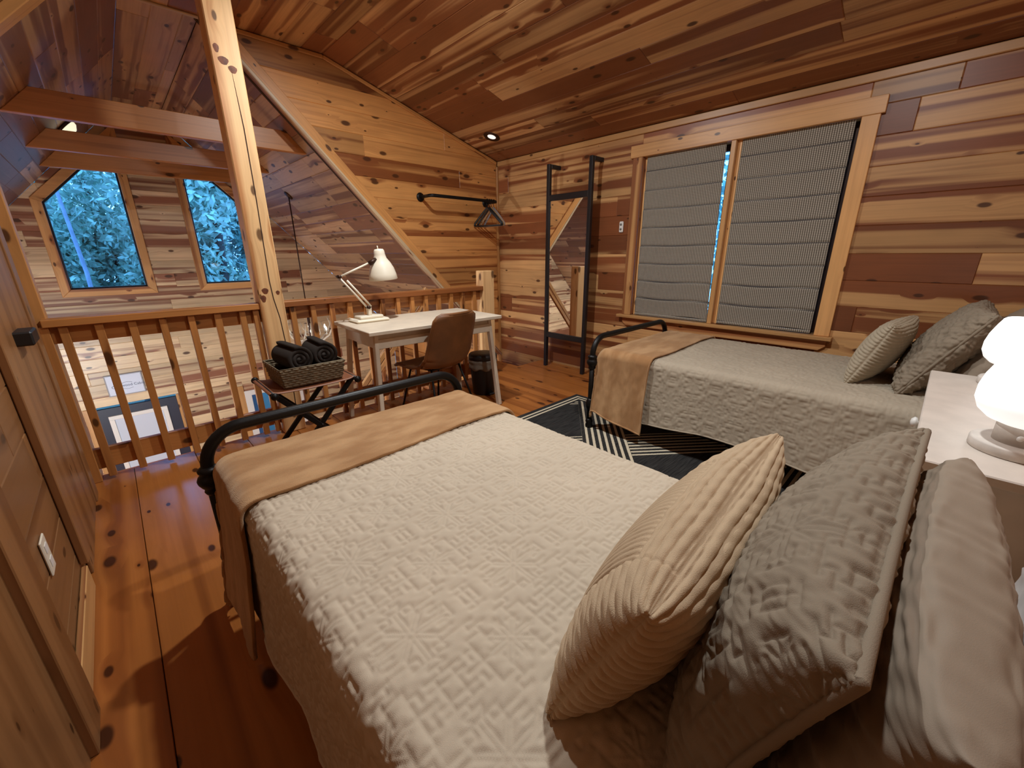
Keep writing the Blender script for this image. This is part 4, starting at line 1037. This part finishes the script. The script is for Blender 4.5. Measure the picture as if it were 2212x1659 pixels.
# basket (woven walls)
M_WICK = simple('seagrass', srgb(120, 104, 80), 0.8, bump=0.6, bscale=200, var=0.25, vscale=60)
bk = empty('storage_basket', (0.772, 2.715, 0.512), 'woven seagrass basket holding rolled towels on the luggage rack', 'basket')
BWt, BWb, BDt, BDb, BH = 0.188, 0.168, 0.165, 0.145, 0.118
def wall_pts(c0t, c1t, c0b, c1b, out, name):
    nu, nv = 150, 60; Pw = np.zeros((nu, nv, 3))
    Ul = math.dist(c0t, c1t)
    for i in range(nu):
        a = i/(nu-1)
        t_ = np.array(c0t)*(1-a)+np.array(c1t)*a; b2 = np.array(c0b)*(1-a)+np.array(c1b)*a
        for j in range(nv):
            h = j/(nv-1); p = b2*(1-h)+t_*h; row = math.floor(h*8); ph = a*Ul/0.044+0.5*(row % 2)
            rr_ = abs(math.sin(h*8*math.pi))**0.6; d = 0.009*rr_*(0.2+0.8*abs(math.sin(math.pi*ph))**0.6)
            Pw[i, j] = p+np.array(out)*d
    o = obj(name, grid_mesh(name, Pw), M_WICK, bk); so = o.modifiers.new('s', 'SOLIDIFY'); so.thickness = 0.006; so.offset = -1
    nn = o.data.polygons[len(o.data.polygons)//2].normal
    if nn.dot(Vector(out)) < 0: o.data.flip_normals()
cs = [(-1, -1), (1, -1), (1, 1), (-1, 1)]
for i in range(4):
    a, b2 = cs[i], cs[(i+1) % 4]
    out = ((a[0]+b2[0])/2, (a[1]+b2[1])/2, 0)
    wall_pts((a[0]*BWt, a[1]*BDt, BH), (b2[0]*BWt, b2[1]*BDt, BH), (a[0]*BWb, a[1]*BDb, 0.004), (b2[0]*BWb, b2[1]*BDb, 0.004), out, 'woven_side')
tube('rim', [(x*BWt, y*BDt, BH) for x, y in cs for _ in (0,)], 0.006, M_WICK, bk, 8, closed=True)
obj('bottom', box_mesh('bottom', (-BWb, -BDb, 0.0), (BWb, BDb, 0.006), 0.001), M_WICK, bk)
def towel_roll(loc, rz, R, ln, label, turns=3.2):
    nt_, nl = 130, 10; th = R/(turns+0.35)*0.80
    P = []
    for i in range(nt_):
        a = i/(nt_-1)*turns*2*math.pi; r = R*(0.13+0.87*(a/(turns*2*math.pi)))-th/2
        P.append((r*math.cos(a+0.6), r*math.sin(a+0.6)))
    G = np.zeros((nt_, nl, 3))
    for i, (x, z) in enumerate(P):
        G[i, :, 0] = x; G[i, :, 2] = z; G[i, :, 1] = np.linspace(-ln/2, ln/2, nl)+0.004*math.sin(i*0.3)
    zmin = G[..., 2].min()-th/2; G[..., 2] -= zmin
    o = obj('rolled_towel', grid_mesh('rolled_towel', G), M_TOWEL); o.location = loc; o.rotation_euler = (0, 0, rz)
    so = o.modifiers.new('s', 'SOLIDIFY'); so.thickness = th; so.offset = 0
    tag(o, label, 'towel', 'charcoal towels in the basket'); return o
towel_roll((0.698, 2.70, 0.600), rad(6), 0.083, 0.26, 'charcoal rolled towel on the left on top of the basket')
towel_roll((0.862, 2.705, 0.605), rad(-2), 0.083, 0.26, 'charcoal rolled towel on the right on top of the basket')
towel_roll((0.690, 2.608, 0.520), rad(90), 0.050, 0.165, 'charcoal rolled towel low at the front left of the basket', 2.2)
towel_roll((0.862, 2.608, 0.524), rad(90), 0.050, 0.165, 'charcoal rolled towel low at the front right of the basket', 2.2)
towel_roll((0.772, 2.775, 0.520), rad(90), 0.055, 0.30, 'charcoal towel laid at the back under the top rolls', 2.2)

# ================================================================== MIRROR, HANGING RAIL, SMALL THINGS
mr = empty('leaning_mirror', (3.50, 2.825, 0), 'tall black ladder-frame mirror standing by the window wall', 'mirror'); mo = np.array(mr.location)
ya, yb = 2.555, 3.085; s_ = 0.038
def mb(nm, a, b_, mat=M_MIRF, **kw): return box(nm, np.array(a)-mo, np.array(b_)-mo, mat, mr, **kw)
for y in (ya, yb):
    mb('upright', (3.475, y-s_/2, 0), (3.515, y+s_/2, 2.125)); mb('hook_arm', (3.515, y-s_/2, 2.087), (XW-0.002, y+s_/2, 2.125))
mb('crossbar', (3.475, ya+s_/2, 1.775), (3.512, yb-s_/2, 1.832)); mb('crossbar', (3.475, ya+s_/2, 0.345), (3.512, yb-s_/2, 0.402))
mb('glass', (3.492, ya+s_/2, 0.402), (3.500, yb-s_/2, 1.775), M_MIRROR, bev=0)
hr = empty('hanging_rail', (3.0, YG, 1.82), 'black pipe hanging rail fixed on the dormer wall', 'rail'); ho = Vector(hr.location)
yr_ = 3.86
for x in (2.56, 3.46):
    lathe('flange', [(0.045, 0.0), (0.045, 0.006), (0.020, 0.012), (0.0, 0.013)], M_BLACK, Vector((x, YG-0.0, 1.835))-ho, hr, 24, axis=(0, -1, 0))
tube('pipe', [Vector(p)-ho for p in ((2.56, YG-0.005, 1.835), (2.56, yr_+0.05, 1.835), (2.565, yr_+0.015, 1.835), (2.585, yr_, 1.835), (3.435, yr_, 1.835), (3.455, yr_+0.015, 1.835), (3.46, yr_+0.05, 1.835), (3.46, YG-0.005, 1.835))], 0.0165, M_BLACK, hr, 12)
M_HANGW = simple('hanger_wood', srgb(176, 140, 100), 0.5); M_HANGC = simple('hanger_grey', srgb(150, 146, 150), 0.3)
def hanger(x, rz, mat, label):
    e = empty('clothes_hanger', (x, yr_, 1.835), label, 'hanger', 'hangers on the rail', rz=rz)
    hk = [(0, 0.018*math.cos(a), 0.006+0.018*math.sin(a)+0.0) for a in np.linspace(rad(200), rad(-60), 10)]
    hk = [(0, -0.020, 0.0)]+[(0, 0.0205*math.cos(a), 0.0+0.0205*math.sin(a)) for a in np.linspace(rad(180), rad(-30), 9)]+[(0, 0.004, -0.045), (0, 0.0, -0.07)]
    tube('hook', hk, 0.003, M_BLACK, e, 8)
    tube('shoulders', [(0, -0.19, -0.265), (0, -0.185, -0.24), (0, -0.09, -0.15), (0, 0, -0.07), (0, 0.09, -0.15), (0, 0.185, -0.24), (0, 0.19, -0.265)], 0.012, mat, e, 8)
    tube('bar', [(0, -0.19, -0.265), (0, 0.19, -0.265)], 0.008, mat, e, 8)
hanger(3.31, rad(14), M_BLACKP, 'black hanger hooked at the front of the rail'); hanger(3.345, rad(9), M_BLACKP, 'second black hanger just behind the front one')
hanger(3.375, rad(4), M_HANGW, 'wooden hanger nearest the corner on the rail'); hanger(3.41, rad(-3), M_HANGC, 'grey hanger pressed against the window wall end')

rm = empty('remote_holder', (XW, 2.292, 1.445), 'small white wall remote between mirror and window', 'remote')
obj('body', box_mesh('body', (-0.016, -0.022, 0), (0, 0.022, 0.10), 0.010), M_WHITE, rm)
for z in (0.03, 0.072): lathe('button', [(0.011, 0), (0.011, 0.002), (0.0, 0.003)], simple('button_grey', srgb(120, 116, 110), 0.4), (-0.016, 0, z), rm, 16, axis=(-1, 0, 0))
op = empty('wall_outlet', (XL, 1.75, 0.39), 'ivory outlet plate on the left board wall', 'outlet')
obj('plate', box_mesh('plate', (0, -0.037, -0.06), (0.006, 0.037, 0.06), 0.003), M_CREAM, op)
for z in (-0.024, 0.024): obj('socket', box_mesh('socket', (0.006, -0.016, z-0.014), (0.008, 0.016, z+0.014), 0.002), M_WHITE, op)
lt = box('door_latch', (XL+0.002, 2.44, 0.935), (XL+0.062, 2.60, 0.990), M_BLACKP, bev=0.006); tag(lt, 'black latch block on the left wall door edge', 'latch')

# framed sign on the far wall
sg = empty('wall_sign', (-0.155, YF-0.004, -0.45), 'white cabin name sign above the entrance door', 'sign')
obj('frame', box_mesh('frame', (-0.18, -0.014, 0), (0.18, 0, 0.275), 0.002), simple('sign_edge', srgb(150, 150, 156), 0.5), sg)
obj('panel', box_mesh('panel', (-0.168, -0.018, 0.012), (0.168, -0.013, 0.263), 0.001), simple('sign_white', srgb(214, 222, 240), 0.5), sg)
M_INK = simple('ink_blue', srgb(70, 80, 110), 0.7)
text('lettering', 'C', 0.05, (-0.135, -0.0188, 0.115), (rad(90), 0, 0), M_INK, sg)
text('lettering', 'wood Cabin', 0.046, (-0.04, -0.0188, 0.125), (rad(90), 0, 0), M_INK, sg)
for s, z in ((1, 0.155), (-1, 0.088)):
    tube('flourish', [(-0.03+0.10*i/8, -0.0185, z+s*0.012*math.sin(math.pi*i/8)) for i in range(9)], 0.0018, M_INK, sg, 6)

# chandelier on its swag cord
cd = empty('antler_chandelier', (1.745, 5.65, 0.30), 'antler chandelier hanging from a dark cord over the great room', 'chandelier'); c0 = Vector(cd.location)
xh = 1.745; zh = zright(xh)
tube('cord', [Vector((xh, 5.65, zh-0.01))-c0, Vector((xh, 5.65, 0.55))-c0], 0.007, M_BRONZE, cd, 8)
lathe('canopy', [(0.0, -0.02), (0.05, -0.012), (0.055, 0.0), (0.0, 0.004)], M_BRONZE, Vector((xh, 5.65, zh))-c0, cd, 24, axis=dn)
tube('stem', [(0, 0, 0.26), (0, 0, -0.12)], 0.016, M_BRONZE, cd, 10)
M_BULB = emit('bulb', (1, 0.9, 0.75, 1), 2.5)
for i in range(6):
    a = rad(60*i+15); d = Vector((math.cos(a), math.sin(a), 0)); s = Vector((-d.y, d.x, 0))
    ar = tube('antler', [d*0.02+Vector((0, 0, -0.10)), d*0.14+Vector((0, 0, -0.12)), d*0.25+Vector((0, 0, -0.04)), d*0.30+Vector((0, 0, 0.06)), d*0.27+Vector((0, 0, 0.15))], [0.016, 0.015, 0.012, 0.009, 0.003], M_ANTLER, cd, 8)
    tube('tine', [d*0.22+Vector((0, 0, -0.07)), d*0.25+s*0.07+Vector((0, 0, 0.0)), d*0.23+s*0.10+Vector((0, 0, 0.10))], [0.010, 0.008, 0.002], M_ANTLER, ar, 8)
    tube('tine', [d*0.10+Vector((0, 0, -0.11)), d*0.10-s*0.06+Vector((0, 0, -0.02)), d*0.08-s*0.05+Vector((0, 0, 0.12))], [0.009, 0.008, 0.002], M_ANTLER, ar, 8)
    cn = lathe('candle', [(0.016, 0.0), (0.02, 0.004), (0.009, 0.01), (0.009, 0.05), (0.0, 0.05)], M_CREAM, d*0.215+Vector((0, 0, -0.03)), cd, 12)
    lathe('bulb', [(0.004, 0.05), (0.011, 0.065), (0.009, 0.085), (0.0, 0.105)], M_BULB, d*0.215+Vector((0, 0, -0.03)), cn, 12)

# recessed lights: one in view over the corner, one above the bed, one added
M_LENS = emit('light_lens', (1, 0.95, 0.9, 1), 0.55)
M_LENS2 = emit('light_lens_lit', (1, 0.8, 0.55, 1), 6)
def recessed(x, y, label, lit, power=None):
    z = ZFLAT if x < XK else ZEAVE+(XW-x)*(ZFLAT-ZEAVE)/(XW-XK)
    n = Vector((0, 0, -1)) if x < XK else SN
    e = empty('ceiling_light', (x, y, z), label, 'ceiling light', 'recessed lights in the loft ceiling')
    lathe('trim_ring', [(0.052, -0.002), (0.085, -0.002), (0.088, 0.004), (0.080, 0.010), (0.052, 0.004)], M_BRONZE, parent=e, seg=36, axis=n)
    lathe('lens', [(0.050, 0.0), (0.042, 0.006), (0.0, 0.008)], M_LENS2 if lit else M_LENS, parent=e, seg=28, axis=n)
    if lit or power:
        q = n.to_track_quat('-Z', 'Y')
        l = area_light('lamp_light', (x+n.x*0.02, y, z+n.z*0.02), 0.10, power, WARM, q.to_euler())
    return e
recessed(3.224, 3.661, 'dim recessed light in the sloped ceiling near the corner', False, CORNER_POWER)
for i, (x, y) in enumerate(CEIL_LAMPS): recessed(x, y, ['warm recessed light above the near bed', 'added unseen recessed light brightening the desk and corner'][i], True, REC_POWER[i])
# great room: dome light on the left roof and a tall floor lamp out of sight below
dm = empty('dome_light', (-0.011, 5.985, zleft(-0.011)), 'glowing glass dome light on the left roof slope', 'ceiling light')
lathe('rim', [(0.09, 0), (0.11, 0.01), (0.10, 0.025), (0.0, 0.02)], M_BRONZE, parent=dm, seg=32, axis=-dnl)
lathe('dome', [(0.095, 0.022), (0.085, 0.05), (0.05, 0.075), (0.0, 0.085)], emit('dome_glass', (1, 0.97, 0.7, 1), 0.55), parent=dm, seg=32, axis=-dnl)
fl_ = empty('floor_lamp', (-0.85, 3.85, ZLOW), 'tall globe floor lamp lighting the great room from the left', 'lamp')
lathe('base', [(0.14, 0), (0.14, 0.02), (0.02, 0.035), (0.0, 0.036)], M_BLACK, parent=fl_, seg=32)
tube('pole', [(0, 0, 0.03), (0, 0, 2.02)], 0.012, M_BLACK, fl_, 10)
lathe('globe', [(0.0, 2.0), (0.06, 2.01), (0.115, 2.06), (0.135, 2.13), (0.115, 2.20), (0.06, 2.25), (0.0, 2.265)], emit('globe_glass', (0.86, 0.95, 1.0, 1), ROOM_LAMP), parent=fl_, seg=32)

lathe('reflector', [(0.215, 2.255), (0.21, 2.262), (0.15, 2.31), (0.06, 2.335), (0.0, 2.34)], M_BLACK, parent=fl_, seg=32)
# ================================================================== OUTSIDE: dusk trees
def tree(x, y, h, cr, col, trunkcol, label, nleaf, z0=-4.0, seed=0, tr=0.12, leaf=0.16):
    r = np.random.default_rng(seed); e = empty('tree', (x, y, z0), label, 'tree', 'trees outside at dusk')
    pts = [(0.12*math.sin(i*0.9+seed), 0.1*math.cos(i*0.7+seed), h*i/8) for i in range(9)]
    tube('trunk', pts, [tr*(1-0.085*i) for i in range(9)], simple('bark_%d' % seed, trunkcol, 0.9), e, 8)
    u = r.normal(size=(nleaf, 3)); u /= np.linalg.norm(u, axis=1, keepdims=True)
    rad_ = r.uniform(0.15, 1, nleaf)**0.5
    nb_ = 14; bc = r.uniform(-1, 1, (nb_, 3))*np.array((cr*0.75, cr*0.75, h*0.34)); bc[:, 2] += h*0.62
    k_ = r.integers(0, nb_, nleaf); c = bc[k_]+u*rad_[:, None]*np.array((cr*0.5, cr*0.5, h*0.12))
    a = r.normal(size=(nleaf, 3)); a /= np.linalg.norm(a, axis=1, keepdims=True); b2 = np.cross(a, r.normal(size=(nleaf, 3))); b2 /= np.linalg.norm(b2, axis=1, keepdims=True)
    s = leaf*r.uniform(0.5, 1.2, nleaf)[:, None]
    V_ = np.stack([c-a*s, c+b2*s*0.4, c+a*s, c-b2*s*0.4], 1).reshape(-1, 3)
    me = bpy.data.meshes.new('foliage'); me.vertices.add(len(V_)); me.vertices.foreach_set('co', V_.reshape(-1).astype(np.float32))
    me.loops.add(len(V_)); me.loops.foreach_set('vertex_index', np.arange(len(V_), dtype=np.int32))
    me.polygons.add(nleaf); me.polygons.foreach_set('loop_start', np.arange(0, len(V_), 4, dtype=np.int32)); me.update(calc_edges=True); me.validate()
    o = obj('foliage', me, simple('leaf_%d' % seed, col, 0.6, var=0.35, vscale=3), e); o['kind'] = 'stuff'
GREENS = [srgb(138, 176, 160), srgb(160, 192, 172), srgb(118, 160, 150)]
specs = [(-1.7, 11.2, 'pale-trunked tree nearest outside the left gable window'), (1.9, 11.0, 'leafy tree close outside the right gable window'), (5.3, 11.4, 'leafy tree hidden mostly by the dormer wall'),
         (-3.3, 14.8, 'tree in the second row far to the left'), (0.1, 14.6, 'tree in the second row between the gable windows'), (3.5, 14.9, 'tree in the second row toward the right'),
         (-1.6, 18.4, 'backmost hazy tree on the left'), (1.9, 18.2, 'backmost hazy tree in the middle'), (5.4, 18.6, 'backmost hazy tree on the right'),
         (8.4, 2.6, 'tree outside the left half of the shaded side window'), (8.5, -0.9, 'tree outside the right half of the shaded side window')]
for i, (x, y, lab) in enumerate(specs):
    tree(x, y, 10.0, 1.32, GREENS[i % 3], srgb(176, 190, 206) if i == 0 else srgb(70, 66, 62), lab, 17000 if i < 9 else 12000, leaf=0.10, seed=i+1, tr=0.07 if i == 0 else 0.13)
bi = empty('tree', (-0.35, 9.6, -4.0), 'slender pale birch trunk standing before the left gable window', 'tree')
tube('trunk', [(0.0, 0, 0), (0.05, 0, 3), (0.10, 0.05, 5.0), (0.02, 0.1, 7.0), (-0.12, 0.1, 9)], [0.04, 0.035, 0.028, 0.02, 0.01], simple('birch', srgb(120, 132, 146), 0.8, var=0.15, vscale=8), bi, 8)
gd = box('ground', (-14, YF+0.3, -4.1), (16, 24, -4.0), simple('forest_ground', srgb(60, 70, 50), 0.95)); tag(gd, 'dim forest ground outside the gable wall', 'ground', kind='structure')
